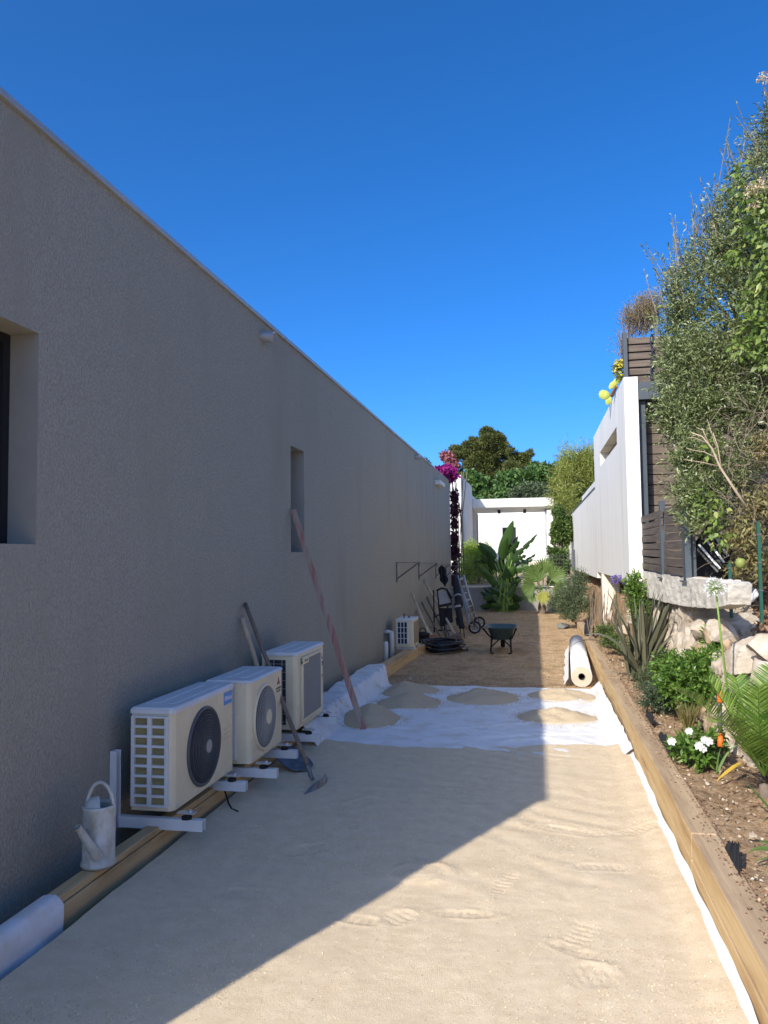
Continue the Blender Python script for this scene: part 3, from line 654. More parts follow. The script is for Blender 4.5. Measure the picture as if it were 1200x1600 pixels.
# unit 4 (far, small)
xf, y0, y1 = -1.90, 12.05, 12.62; xb = float(gy(619, 1005, 12.05)[0]); z0, z1 = .165, .60
t = thing('air_conditioner', 'small far air conditioner standing at the end of the left timber', 'air conditioner', ((xb+xf)/2, (y0+y1)/2, z0), 'air conditioners along the grey wall')
ac_casing(t, xb, xf, y0, y1, z0, z1, M['ac'], M['ac_side'], .02)
end_grille(t, xb + .03, xf - .10, y0, z0 + .05, z1 - .05, 3, 4, M['ac_side'], M['fin_dark'], .008, .012)
obj('front_grille', MB().box((xf, y0 + .05, z0 + .04), (xf + .008, y1 - .05, z1 - .05)), mat('tan_grille', (.30, .24, .17), .7), t, bevel=.003)
obj('base_rail', MB().box((xb, y0 + .05, z0 - .05), (xf + .02, y0 + .10, z0 - .002)).box((xb, y1 - .12, z0 - .05), (xf + .02, y1 - .07, z0 - .002)), M['ac_side'], t)
obj('pipe_valve', MB().tube([(xb + .1, y0 + .2, z1), (xb + .1, y0 + .2, z1 + .07)], .012, 8).tube([(xb + .17, y0 + .25, z1), (xb + .17, y0 + .25, z1 + .03)], .014, 8), M['pipe_grey'], t)
for (px, pt, pb, Yq, lab) in ((603, 1003, 1030, 11.35, 'short white pipe stub nearest the camera beside far air conditioner'), (612, 987, 1026, 11.9, 'taller bent white pipe between wall and far air conditioner')):
    a = gy(px, pt, Yq); b_ = gy(px, pb, Yq); mbp = MB().tube([(a[0], Yq, -.05), (a[0], Yq, a[2] - .03), (a[0] - .01, Yq + .005, a[2])], .035, 12)
    if Yq > 11.5: mbp.tube([(a[0], Yq, a[2] - .02), (a[0] - .05, Yq, a[2]), (XW, Yq, a[2] - .01)], .03, 10)
    tag(obj('drain_pipe', mbp, M['ac_side'], smooth=True), lab, 'pipe', 'white pipes at the wall foot')

# ================================================================== WATERING CAN
cx0, cy0, cz0 = -2.092, 3.45, .132
can = thing('watering_can', 'old zinc watering can with arched handle standing on the timber', 'watering can', (cx0, cy0, cz0))
Mc = Matrix.Translation((cx0, cy0, cz0)) @ Matrix.Rotation(math.radians(10), 4, 'Z')
obj('body', MB().lathe([(0, .004), (.079, .004), (.081, 0), (.083, .018), (.076, .024), (.075, .27), (.078, .285), (.074, .288), (.071, .27), (.071, .03)], 32, Mc), M['can'], can, smooth=True)
top = MB(); n = 18                                        # sloping half lid over the front of the mouth
vs = []
for i in range(n + 1):
    a = math.pi*(.5 + i/n)
    for r, z in ((.075, .272), (.048, .312), (.006, .325)): vs.append(Mc @ Vector((r*math.cos(a + .45), r*math.sin(a + .45), z)))
top.add(vs, [(3*i + k, 3*i + k + 1, 3*i + 4 + k, 3*i + 3 + k) for i in range(n) for k in (0, 1)]); obj('half_lid', top, M['can'], can, smooth=True)
obj('handle', MB().tube([Mc @ Vector((.068*math.cos(a) + (.005), 0, .24 + .15*math.sin(a))) for a in np.linspace(-.15, math.pi + .15, 18)], .0085, 10), M['can'], can, smooth=True)
sp = gy(121, 1292, 3.27); sp0 = Vector(gy(152, 1338, 3.385))
so_ = obj('spout', MB().tube([sp0, Vector(sp0).lerp(Vector(sp), .3), sp], [.030, .023, .0145], 14, False), M['can'], can, smooth=True)
obj('spout_rim', MB().tube([Vector(sp) - (Vector(sp) - Vector(sp0)).normalized()*.02, sp], .0165, 14, False), M['can'], so_, smooth=True)
obj('brace', MB().tube([Vector(sp0).lerp(Vector(sp), .62), Mc @ Vector((-.03, -.066, .19))], .006, 8), M['can'], can, smooth=True)

# ================================================================== TOOLS BY THE UNITS
def pole(t, name, p, q, r, mt, r2=None, n=9):
    p, q = Vector(p), Vector(q); k = 7; pts = [p.lerp(q, i/k) + Vector((.003*math.sin(i*1.9 + p.x*7), .003*math.cos(i*1.3), 0)) for i in range(k+1)]
    return obj(name, MB().tube(pts, [r + (r2 or r - 0)*0 + ((r2 or r) - r)*i/k for i in range(k+1)], n), mt, t, smooth=True)
hb = gz(490, 1222, .03); ht = gx(383, 943, XW + .015)
hoe = thing('levelling_hoe', 'long dark handled levelling hoe leaning on the wall by third air conditioner', 'hoe', (hb[0], hb[1], 0))
pole(hoe, 'handle', hb + (ht - hb)*.07, ht, .0165, M['handle_dark'])
pole(hoe, 'ferrule', hb + (ht - hb)*.012, hb + (ht - hb)*.085, .014, M['steel'], .019)
hl, hr = gz(477, 1243, .012), gz(510, 1213, .012); bm = MB(); n = 10; vs = []
for i in range(n + 1):
    u = i/n; c = hl + (hr - hl)*u + np.array([.055*math.sin(math.pi*u), 0, 0]); hh = .065*(1 - (2*u - 1)**4*.7)
    vs += [(c[0], c[1], .004), (c[0] - .012, c[1], hh), (c[0] + .004, c[1], .004), (c[0] - .008, c[1], hh)]
bm.add(vs, [q for i in range(n) for q in ((4*i, 4*i+4, 4*i+5, 4*i+1), (4*i+2, 4*i+3, 4*i+7, 4*i+6), (4*i+1, 4*i+5, 4*i+7, 4*i+3))])
obj('blade', bm, M['steel'], hoe, smooth=True)
st_ = gx(379, 966, XW + .02); sb = gz(440, 1172, .12)
sh = thing('shovel', 'round point shovel with pale wooden handle behind the middle air conditioner', 'shovel', (sb[0], sb[1], 0))
pole(sh, 'handle', sb, st_, .019, M['handle'])
vs = []; nb_ = 8; tip = gz(480, 1206, .008); base = Vector(sb); d_ = (Vector(tip) - base); sd_ = Vector((.25, 1, 0)).cross(d_).cross(d_).normalized(); sd_ = d_.cross(Vector((.3, -.25, 1))).normalized(); up_ = sd_.cross(d_).normalized()
for i in range(nb_ + 1):
    u = i/nb_; wd = .115*(min(1, .55 + u*2.5))*math.sqrt(max(0.0, 1 - max(0, (u-.55)/.45)**2.2)) + .004
    for k in range(7):
        v = (k - 3)/3; vs.append(base + d_*u + sd_*wd*v + up_*(.035*(v*v - .4) - .012*math.sin(u*3)))
bm = MB().add(vs, [(7*i + k, 7*i + k + 1, 7*i + 8 + k, 7*i + 7 + k) for i in range(nb_) for k in range(6)])
o = obj('blade', bm, M['steel'], sh, smooth=True); sm = o.modifiers.new('thick', 'SOLIDIFY'); sm.thickness = .004
# cable
c0 = gz(352, 1238, .10); tag(obj('cable', MB().tube([(c0[0] - .02, c0[1], .17), c0, gz(357, 1255, .03), gz(362, 1264, .02), gz(372, 1268, .02)], .006, 8), M['rubber'], smooth=True), 'thin black cable drooping below the nearest air conditioner', 'cable')
# red plank
pb = gz(568, 1141, .0); pt = gx(458, 797, XW + .03)
pk = MB().bar(pb, pt, .035, .052, (1, 0, 0)); tag(obj('red_plank', pk, M['redwood'], bevel=.003), 'long worn red plank leaning on the wall beneath the narrow window', 'plank')

# ================================================================== FAR LEFT CLUTTER
def leaning(label, p, q, r, mt, name='tool_pole', cat='pole', dark=None):
    """p: foot pixel on the ground, q: top pixel against the wall"""
    a = gz(*p, .01); b = gx(*q, XW + .03); r = r*1.3; t = thing(name, label, cat, (a[0], a[1], 0), 'garden tools leaning by the far wall')
    a_, b_ = np.array(a), np.array(b)
    pole(t, 'handle', a_, b_, r, mt)
    return t, Vector(a_), Vector(b_)
def head(t, a, wx, wy, h, mt, name='head'):
    obj(name, MB().box((a.x - wx/2, a.y - wy/2, .004), (a.x + wx/2, a.y + wy/2, h)), mt, t, bevel=.004)
t, a, b = leaning('pale wooden broom handle closest to the far air conditioner', (677, 1008), (643.5, 927), .016, M['handle'], 'broom', 'broom'); head(t, a, .10, .36, .07, M['handle_dark'], 'brush')
t, a, b = leaning('shorter pale handled rake beside the black tank', (683, 1006), (651, 955), .017, M['handle'], 'rake', 'rake'); head(t, a, .03, .34, .05, M['steel'])
t, a, b = leaning('dark thin handled hoe in the middle of the tool group', (693, 1003), (659, 942), .015, M['handle_dark'], 'hoe', 'hoe'); head(t, a, .12, .18, .03, M['steel'])
t, a, b = leaning('dark handled fork just behind the thin hoe', (697, 995), (667, 933), .016, M['handle_dark'], 'garden_fork', 'fork')
for k in range(4): obj('tine', MB().tube([a + Vector((0, .05*(k - 1.5), .25)), a + Vector((.0, .05*(k - 1.5), 0))], .007, 6), M['steel'], t)
t, a, b = leaning('tallest broom with dark topped pale pole and wide head', (714, 996), (663, 907), .019, M['handle'], 'broom', 'broom'); head(t, a, .14, .5, .08, M['handle_dark'], 'brush')
pole(t, 'grip', a.lerp(b, .72), b, .021, M['black'])
t, a, b = leaning('slim grey metal pole behind the tallest broom', (703, 996), (676, 924), .012, M['steel'], 'metal_pole', 'pole')
bk = gz(661, 1012, 0); t = thing('black_tank', 'squat black plastic tank between far air conditioner and rakes', 'tank', (bk[0], bk[1], 0))
obj('body', MB().lathe([(0, 0), (.12, 0), (.13, .03), (.13, .14), (.10, .2), (.12, .21), (.12, .25), (.05, .27), (0, .27)], 20, Matrix.Translation(bk)), M['rubber'], t, smooth=True)
tk = MB().torus((bk[0], bk[1] - .02, .29), .05, .008, (1, 0, 0), (0, 0, 1), 16, 6); obj('carry_handle', tk, M['rubber'], t, smooth=True)
a_, b_ = gz(684, 1001, .04), gz(716, 995, .04); tag(obj('board_offcut', MB().bar(a_, b_, .14, .05), M['old_wood'], bevel=.004), 'grey board offcut lying on the dirt behind the hose coil', 'board')
rs_ = gz(672, 1003, .05); tag(obj('rag', MB().lathe([(0, 0), (.16, 0), (.15, .06), (.07, .12), (0, .13)], 9, Matrix.Translation(rs_), 1.2, .8), mat('rust_rag', (.24, .11, .06), .9), smooth=True), 'crumpled rust coloured rag on the ground among the rake handles', 'rag')
# coiled hose
hc = gz(692, 1016); hm = MB()
for k in range(20):
    R_ = .20 + .012*(k % 9) + random.uniform(0, .02); zc = .014 + .0115*k*.62; tl = random.uniform(-.02, .02); ph = random.uniform(0, 6)
    ox, oy = random.uniform(-.03, .03), random.uniform(-.04, .04)
    hm.tube([(hc[0] + ox + R_*1.15*math.cos(a), hc[1] + oy + R_*1.5*math.sin(a), zc + .012*math.sin(a*2 + ph) + .02*abs(math.sin(a + ph))*(k/20)) for a in np.linspace(0, 2*math.pi, 34)], .0115, 6, False)
hz = thing('hose_coil', 'heaped coil of black hose on the dirt before the leaning tools', 'hose', (hc[0], hc[1], 0)); obj('coils', hm, M['hose'], hz, smooth=True)
obj('loose_end', MB().tube([(hc[0] + .25, hc[1] + .1, .02), (hc[0] + .34, hc[1] - .05, .014), (hc[0] + .42, hc[1] + .02, .014), (hc[0] + .38, hc[1] + .25, .014)], .0115, 8), M['hose'], hz, smooth=True)
# clothes line brackets
cl = thing('clothes_line', 'wall mounted wire clothes line with folding triangular brackets', 'clothes line', (XW, 13, 1.5))
tipz = []
for (pxa, pya, pxb) in ((620, 879, 655), (654.5, 880, 683), (681, 882, 702), (697, 884, 716)):
    a = gx(pxa, pya, XW + .012); Y = a[1]; xo = gy(pxb, pya, Y)[0]; zb = a[2] - .28; tipz.append((xo, Y, a[2]))
    obj('bracket', MB().tube([(a[0], Y, a[2] + .01), (a[0], Y, zb - .06)], .012, 6).tube([(a[0], Y, zb), (xo, Y, a[2])], .013, 6).tube([(a[0], Y, a[2]), (xo, Y, a[2])], .004, 6).tube([(xo, Y, a[2] + .01), (xo, Y, a[2] - .07)], .012, 6), M['steel'], cl)
for fr in (.25, .6, 1.0):
    for (a, b) in zip(tipz, tipz[1:]):
        pa, pb_ = [(XW + (q[0] - XW)*fr, q[1], q[2]) for q in (a, b)]
        obj('wire', MB().tube([pa, ((pa[0]+pb_[0])/2, (pa[1]+pb_[1])/2, (pa[2]+pb_[2])/2 - .03), pb_], .003, 4, False), M['steel'], cl)
# cloth hanging from the line
Yc = 17.6; top_ = gy(690, 884, Yc); bot = gy(692, 918, Yc); vs = []; n1, n2 = 12, 8
for i in range(n1 + 1):
    u = i/n1; wd = .05 + .045*math.sin(u*3.4) + .02*math.sin(u*11)
    if u > .75: wd *= 1 - (u - .75)*2.2
    for k in range(n2 + 1):
        v = k/n2*2 - 1; vs.append((top_[0] + .07*u + wd*v, Yc + .035*math.sin(v*7 + u*3), top_[2] + .02 + (bot[2] - top_[2])*u - .04*abs(v)*(u < .5)))
cm_ = MB().add(vs, [(i*(n2+1) + k, i*(n2+1) + k + 1, (i+1)*(n2+1) + k + 1, (i+1)*(n2+1) + k) for i in range(n1) for k in range(n2)])
tag(obj('hanging_cloth', cm_, M['cloth_dark'], smooth=True), 'dark garment hanging from the wall clothes line', 'cloth')
# folded chair
Yf = 15.3; f0 = gy(680, 985, Yf); W_ = lambda px, py, Y=Yf: tuple(gy(px, py, Y))
fc = thing('folding_chair', 'folded dark framed garden chair with grey seat against the far wall', 'chair', (f0[0], Yf, 0))
fr = MB(); 
for (A, B) in (((677.5, 922), (678.5, 988)), ((683, 922), (690, 986)), ((697, 921), (706, 940)), ((700, 945), (694, 988)), ((678, 965), (690, 958)), ((682, 985), (704, 985))): fr.tube([W_(*A), W_(*B, Yf + .15)], .014, 8)
obj('frame', fr, M['black'], fc)
sm_ = MB().add([W_(684, 925), W_(700, 923, Yf + .1), W_(703, 944, Yf + .1), W_(687, 946), W_(684, 925, Yf + .04), W_(700, 923, Yf + .14), W_(703, 944, Yf + .14), W_(687, 946, Yf + .04)], [(0, 1, 2, 3), (7, 6, 5, 4), (0, 4, 5, 1), (1, 5, 6, 2), (2, 6, 7, 3), (3, 7, 4, 0)])
obj('seat', sm_, M['cloth_grey'], fc, bevel=.01)
obj('seat_bar', MB().bar(W_(687, 947), W_(706, 943, Yf + .1), .08, .05), M['black'], fc, bevel=.01)
obj('armrest', MB().tube([W_(682, 923), W_(690, 919), W_(698, 921), W_(706, 935)], .02, 8), M['cloth_dark'], fc, smooth=True)
obj('lower_panel', MB().add([W_(686, 950), W_(706, 950, Yf+.1), W_(708, 972, Yf+.1), W_(690, 980), W_(686, 950, Yf+.03), W_(706, 950, Yf+.13), W_(708, 972, Yf+.13), W_(690, 980, Yf+.03)], [(0, 1, 2, 3), (7, 6, 5, 4), (0, 4, 5, 1), (1, 5, 6, 2), (2, 6, 7, 3), (3, 7, 4, 0)]), M['cloth_dark'], fc)
# golf style bag with stand
Yg = 15.0; g0, g1 = gy(722, 982, Yg), gy(714, 944, Yg + .1)
gbag = thing('tool_bag', 'tall black bag standing upright on two short feet by the chair', 'bag', (g0[0], Yg, 0))
d_ = Vector(g1) - Vector(g0); Mg = Matrix((*axes(d_),)).transposed().to_4x4(); Mg.translation = Vector(g0); Lg = d_.length
obj('body', MB().lathe([(0, 0), (.05, 0), (.062, .03), (.055, .25*Lg), (.064, .5*Lg), (.058, .9*Lg), (.066, Lg), (.045, Lg + .03), (.0, Lg + .02)], 16, Mg), M['cloth_dark'], gbag, smooth=True)
obj('pocket', MB().box((-.04, -.10, .08), (.04, -.05, .24), Mg), M['cloth_dark'], gbag, bevel=.015)
obj('collar', MB().lathe([(.068, .86*Lg), (.071, .90*Lg), (.068, .94*Lg)], 16, Mg), M['cloth_grey'], gbag, smooth=True)
for s_ in (-1, 1): obj('foot', MB().tube([Vector(g0) + Vector((.03*s_, 0, .02)), Vector(g0) + Vector((.045*s_, -.05, -g0[2] + .005))], .009, 6), M['black'], gbag)
# folded parasol
p0, p1 = gy(718.5, 950, 16.6), gy(710, 897, 17.3)
pa = thing('folded_parasol', 'closed black parasol leaning upright at the end of the grey wall', 'parasol', (p0[0], p0[1], 0)); d_ = Vector(p1) - Vector(p0); Mp = Matrix((*axes(d_),)).transposed().to_4x4(); Mp.translation = Vector(p0); Lp = d_.length
obj('canopy', MB().lathe([(0, 0), (.05, .02), (.085, .12), (.08, .6*Lp), (.05, .92*Lp), (.01, Lp)], 10, Mp), M['cloth_dark'], pa); obj('pole', MB().tube([Vector(p0) + d_*.05, (p0[0] + .03, p0[1] - .1, 0)], .018, 8), M['galv'], pa); obj('strap', MB().lathe([(.088, .3*Lp), (.092, .32*Lp), (.088, .34*Lp)], 10, Mp), M['cloth_grey'], pa)
# aluminium ladder + cart
ld = thing('ladder', 'aluminium ladder leaning at the corner of the grey wall', 'ladder', (-1.7, 17.5, 0))
for (A, B) in (((716, 900), (736, 985)), ((724, 899), (746, 975))):
    obj('rail', MB().bar(tuple(gy(*A, 18.2)), tuple(gz(*B, 0.02)), .03, .06), M['alu'], ld, bevel=.004)
la, lb_ = np.array(gy(716, 900, 18.2)), np.array(gz(736, 985, .02)); lc, le = np.array(gy(724, 899, 18.2)), np.array(gz(746, 975, .02))
for k in range(7): u = (k + .6)/7.4; obj('rung', MB().tube([la + (lb_ - la)*u, lc + (le - lc)*u], .014, 8), M['alu'], ld)
ct = thing('hand_cart', 'folded grey wheeled hand cart with two spoked wheels beside the ladder', 'cart', tuple(gz(742, 990)))
wc = [np.array(gz(742, 990)) + [0, 0, .13], np.array(gz(749, 982)) + [0, 0, .13]]
obj('frame', MB().tube([wc[0], gy(732, 950, 15.3), gy(717, 905, 15.8)], .012, 8).tube([wc[1], gy(738, 945, 16.0), gy(724, 903, 16.5)], .012, 8).tube([gy(717, 905, 15.8), gy(724, 903, 16.5)], .012, 8).tube([gy(729, 940, 15.4), gy(735, 936, 16.1)], .010, 8).tube([wc[0], gy(722, 968, 15.2)], .010, 8), M['alu'], ct, smooth=True)
for c in wc:
    wq = MB().torus(c, .11, .022, (.97, .24, 0), (0, 0, 1), 28, 8); wo = obj('wheel', wq, M['rubber'], ct, smooth=True); q = MB()
    for k in range(6): a = math.pi*2*k/6; q.tube([c, c + np.array([.97*math.cos(a), .24*math.cos(a), math.sin(a)])*.10], .007, 5)
    q.torus(c, .088, .008, (.97, .24, 0), (0, 0, 1), 24, 5); obj('rim', q, M['alu'], wo)
# ================================================================== WHEELBARROW
bx, by = -.565, 12.95
wbw = thing('wheelbarrow', 'dark green plastic wheelbarrow parked on the dirt, seen from behind', 'wheelbarrow', (bx, by, 0))
def ringpts(w0, l0, z, yo=0, n=28, p=4):
    out = []
    for i in range(n):
        a = 2*math.pi*i/n; c, s_ = math.cos(a), math.sin(a); out.append((bx + w0*math.copysign(abs(c)**(2/p), c), by + yo + l0*math.copysign(abs(s_)**(2/p), s_), z))
    return out
rs = [ringpts(.155, .22, .21, .06), ringpts(.165, .25, .23, .06), ringpts(.225, .38, .405, .04), ringpts(.25, .41, .42, .04), ringpts(.25, .41, .41, .04), ringpts(.218, .37, .402, .04), ringpts(.155, .24, .24, .06)]
n = 28; tr = MB().add([q for r_ in rs for q in r_], [tuple(range(n))[::-1]] + [(k*n + i, k*n + (i+1) % n, (k+1)*n + (i+1) % n, (k+1)*n + i) for k in range(len(rs) - 1) for i in range(n)] + [tuple((len(rs)-1)*n + i for i in range(n))])
obj('tray', tr, M['tray'], wbw, smooth=True)
hd = MB()
for s_ in (-1, 1): hd.tube([(bx + s_*.10, by + .55, .15), (bx + s_*.16, by + .1, .20), (bx + s_*.205, by - .25, .30), (bx + s_*.25, by - .55, .415)], .015, 8)
obj('frame', hd, M['black'], wbw, smooth=True)
for s_ in (-1, 1):
    obj('leg', MB().tube([(bx + s_*.15, by - .16, .25), (bx + s_*.165, by - .30, .012), (bx + s_*.12, by - .32, .008)], .016, 8), M['black'], wbw, smooth=True)
    obj('brace', MB().tube([(bx + s_*.158, by - .25, .10), (bx + s_*.03, by - .1, .215)], .011, 8), M['black'], wbw)
wq = MB().torus((bx, by + .52, .15), .115, .036, (0, 1, 0), (0, 0, 1), 28, 8); wo = obj('wheel', wq, M['rubber'], wbw, smooth=True)
obj('rim', MB().disc((bx + .02, by + .52, .15), .085, (0, 1, 0), (0, 0, 1), 20, .04), M['tray'], wo)
for s_ in (-1, 1): obj('grip', MB().tube([(bx + s_*.243, by - .50, .398), (bx + s_*.255, by - .62, .43)], .019, 8), M['rubber'], wbw, smooth=True)

# slate stone
def rock(name, c, r, mt, seed, label=None, cat='rock', group=None, parent=None, rough=.28):
    import bmesh
    bm = bmesh.new(); bmesh.ops.create_icosphere(bm, subdivisions=4, radius=1); V = np.array([v.co for v in bm.verts])
    V = V / np.maximum(np.abs(V).max(1, keepdims=True)**.45, .4)
    rr_ = np.random.default_rng(int(seed*100) + 5); V = V*1.25
    for k in range(13):
        nn = rr_.normal(size=3); nn /= np.linalg.norm(nn); q_ = np.maximum(V @ nn - rr_.uniform(.62, .95), 0); V = V - q_[:, None]*nn
    dsp = 1 + rough*.35*fbm(V[:, 0]*1.1 + seed*3.7, V[:, 1]*1.1 - seed, V[:, 2]*1.1, 4) + .05*fbm(V[:, 0]*5 + seed, V[:, 1]*5, V[:, 2]*5, 3)
    an = seed*2.4; V = V*dsp[:, None]; x = V[:, 0]*math.cos(an) - V[:, 1]*math.sin(an); y = V[:, 0]*math.sin(an) + V[:, 1]*math.cos(an)
    V = np.stack([x, y, V[:, 2]], 1)*np.array(r)*.82
    for v, q in zip(bm.verts, V): v.co = q
    me = bpy.data.meshes.new(name); bm.to_mesh(me); bm.free()
    o = fin(name, me, mt, parent, loc=tuple(map(float, c))); e = o.modifiers.new('e', 'EDGE_SPLIT'); 
    me.polygons.foreach_set('use_smooth', np.ones(len(me.polygons), bool)); e.split_angle = math.radians(40)
    if label: tag(o, label, cat, group)
    return o
s0 = gz(880, 981); rock('slate_slab', (s0[0], s0[1] + .2, .02), (.17, .3, .085), M['slate'], 1.3, 'flat grey slate slab lying on sunlit dirt near the timber end', 'stone')
for i, (px, py, r_) in enumerate(((834, 1008, .03), (640, 1062, .03), (740, 1040, .025))):
    c = gz(px, py); rock('pebble', (c[0], c[1], .005), (r_*1.4, r_*1.4, r_), M['stone'], i + .3, ('small pale stone on the dirt just right of the wheelbarrow', 'small pale stone on the dirt near the left timber end', 'small pale stone on shaded dirt in front of the wheelbarrow')[i], 'stone', 'loose stones on the dirt path')
# loose crumbs on the dirt
n = 7000; P = np.stack([rng.uniform(-1.8, .75, n), 9.6 + 11*rng.uniform(0, 1, n)**1.4, np.zeros(n)], 1); P[:, 2] = soil_z(P[:, 0], P[:, 1]) + .004
leafmesh('earth_crumbs', P, rdirs(n, .3), .018, .016, leafmat('earth_crumb', (.30, .20, .11), (.56, .42, .27), (.20, .14, .09), .9, 0), kind='stuff')

# ================================================================== LOW WALL, FAR HOUSES
lw = thing('low_wall', 'low grey rendered wall across the end of the alley', 'wall', (-.6, 22.1, 0))
obj('wall_face', MB().box((-2.45, 22.06, -.1), (1.25, 22.24, .665)), mat('grey_wall_render', (.27, .26, .235), .95, (.33, .315, .285), (9, 9, 9), bump=.5, bscale=(80, 80, 80), coords='World'), lw); obj('wall_cap', MB().box((-2.45, 22.04, .667), (1.25, 22.26, .70)), M['concrete'], lw, bevel=.005)
wf = thing('wire_fence', 'thin wire mesh fence with dark posts above the low end wall', 'fence', (-.6, 22.3, .7))
wm = MB()
for x in np.arange(-2.2, 1.15, .10): wm.box((x - .0025, 22.30, .70), (x + .0025, 22.304, 1.62))
for z in np.arange(.74, 1.62, .10): wm.box((-2.2, 22.306, z - .0025), (1.12, 22.31, z + .0025))
obj('mesh', wm, M['steel'], wf)
for x in (-2.15, -.5, 1.1): obj('post', MB().box((x - .025, 22.315, .6), (x + .025, 22.36, 1.72)), M['anthracite'], wf)
fh = thing('white_house', 'white flat roofed house beyond the grey house with an open portico', 'house', (-2.34, 25.4, 0))
hA = gx(720, 742, XW)
hm_ = MB().box((-12, hA[1], 0), (XW, 30.0, hA[2])); hm_.box((-12, 30.002, 0), (XW - .02, 33.2, 3.95)); obj('wall', hm_, M['white_far'], fh)
Yp = 30.0; xl, xr = XW, .77; zt, zu = 3.766, 3.43; zf = 1.33
pm = MB(); ya_, yb_ = Yp, Yp + 1.0; zu2 = float(gy(800, 801, yb_)[2])
pm.add([(xl + .002, ya_, zu), (xr, ya_, zu), (xr, ya_, zt), (xl + .002, ya_, zt), (xl + .002, yb_, zu2), (xr, yb_, zu2), (xr, yb_, zt - .04), (xl + .002, yb_, zt - .04)], [(0, 1, 2, 3), (5, 4, 7, 6), (3, 2, 6, 7), (1, 5, 6, 2), (0, 4, 5, 1), (0, 3, 7, 4)])
pm.box((.50, Yp + .002, zf - .8), (xr - .002, yb_ - .1, zu2 + .02)); obj('portico_frame', pm, M['white_far'], fh, bevel=.01)
YW = Yp + 6.2
nx0, nx1 = float(gy(785, 830, YW)[0]), float(gy(806, 830, YW)[0]); nz0, nz1 = float(gy(795, 882, YW)[2]), float(gy(795, 824, YW)[2])
bw = MB(); wz = 3.75
for (a, b, c, d) in ((-3.4, nx0, zf - .8, wz), (nx1, 1.15, zf - .8, wz), (nx0, nx1, zf - .8, nz0), (nx0, nx1, nz1, wz)): bw.box((a + .001, YW, c + .001), (b - .001, YW + .3, d - .001))
obj('court_wall', bw, M['white_far'], fh); obj('column_shade_strip', MB().box((.43, Yp + .35, zf - .8), (.498, Yp + .85, zu2 - .002)), M['coping'], fh); nw = obj('window', MB().box((nx0 + .002, YW + .12, nz0 + .002), (nx1 - .002, YW + .16, nz1 - .002)), M['glass'], fh)  # grey strip added beside the column stands in for its shaded inner side
obj('frame', MB().box((nx0, YW - .01, nz1 - .04), (nx1, YW + .1, nz1)).box((nx0, YW - .01, nz0), (nx0 + .04, YW + .1, nz1 - .042)).box((nx1 - .04, YW - .01, nz0), (nx1, YW + .1, nz1 - .042)), M['black'], nw)
obj('portico_floor', MB().box((xl, Yp - .3, zf - .9), (xr + .3, YW - .01, zf)), M['concrete'], fh)
for px in (779, 820): c = gy(px, 794, Yp + .45); obj('ceiling_spot', MB().lathe([(0, -.17), (.055, -.17), (.055, 0), (0, 0)], 14, Matrix.Translation((c[0], c[1], (zu + zu2)/2 + .03)) @ Matrix.Rotation(math.radians(-12 if px < 800 else 4), 4, 'Y')), M['black'], fh)
for (y, wd) in ((30.5, .10), (31.1, .10), (31.9, .12)): obj('door_frame', MB().box((xl - .01, y, zf), (xl + .08, y + wd, zu - .15)), M['cream'], fh)
obj('door_pane', MB().box((xl, 31.22, zf), (xl + .02, 31.88, zu - .15)), M['glass'], fh)
obj('band', MB().box((-3.2, hA[1] - .03, 2.92), (XW - .002, hA[1] - .002, 2.96)), M['concrete'], fh)
obj('drain_pipe', MB().tube([(XW + .06, hA[1] + .3, hA[2] - 1.2), (XW + .06, hA[1] + .3, .6)], .045, 10), M['white_far'], fh)

# ================================================================== WHITE BUILDING ON THE RIGHT
X1 = 1.2
rbld = thing('white_terrace_building', 'white rendered terrace building with a slit window on the right bank', 'building', (X1, 10.4, 1.24))
YA, YB, YC = 10.36, 15.62, 30.8; zb0 = 1.24; ztA = 3.90
S1, S2 = (11.41, 14.27), (3.165, 3.42)
wl = MB(); wall_holes(wl, X1, YA, YB, zb0, ztA, [(S1[0], S1[1], S2[0], S2[1])])
fs_ = [tuple(reversed(q)) for q in wl.f]; wl.f = fs_
XT = 1.372
wl.add([(X1, YA, zb0), (XT, YA, zb0), (XT, YA, ztA), (X1, YA, ztA)], [(0, 1, 2, 3)]); wl.add([(X1, YB, zb0), (XT, YB, zb0), (XT, YB, ztA), (X1, YB, ztA)], [(3, 2, 1, 0)])
wl.add([(XT, YA, zb0), (XT, YB, zb0), (XT, YB, ztA), (XT, YA, ztA)], [(0, 1, 2, 3)])
wl.add([(X1, YA, ztA), (XT, YA, ztA), (XT, YB, ztA), (X1, YB, ztA)], [(0, 1, 2, 3)]); wl.add([(X1, YA, zb0), (XT, YA, zb0), (XT, YB, zb0), (X1, YB, zb0)], [(3, 2, 1, 0)])
wl.box((X1 + .001, YB + .001, 1.12), (XT, YC, 2.88))
obj('wall', wl, M['white'], rbld)
rv = MB(); a, b = S1; c, d = S2; X2 = X1 + .165
rv.add([(X1, a, c), (X1, b, c), (X2, b, c), (X2, a, c)], [(3, 2, 1, 0)]); rv.add([(X1, a, d), (X1, b, d), (X2, b, d), (X2, a, d)], [(0, 1, 2, 3)]); rv.add([(X1, b, c), (X1, b, d), (X2, b, d), (X2, b, c)], [(3, 2, 1, 0)]); rv.add([(X1, a, c), (X1, a, d), (X2, a, d), (X2, a, c)], [(0, 1, 2, 3)])
wn = obj('window', rv, M['concrete'], rbld); obj('pane', MB().box((X2 - .012, a, c), (X2 - .002, b, d)), M['glass'], wn)
obj('coping', MB().box((X1 - .01, YB + .003, 2.883), (XT + .02, YC, 2.915)), M['anthracite'], rbld)
obj('parapet_block', MB().box((X1 + .06, YB + .4, 2.917), (XT + .3, YB + 5.2, 3.10)), M['white'], rbld)
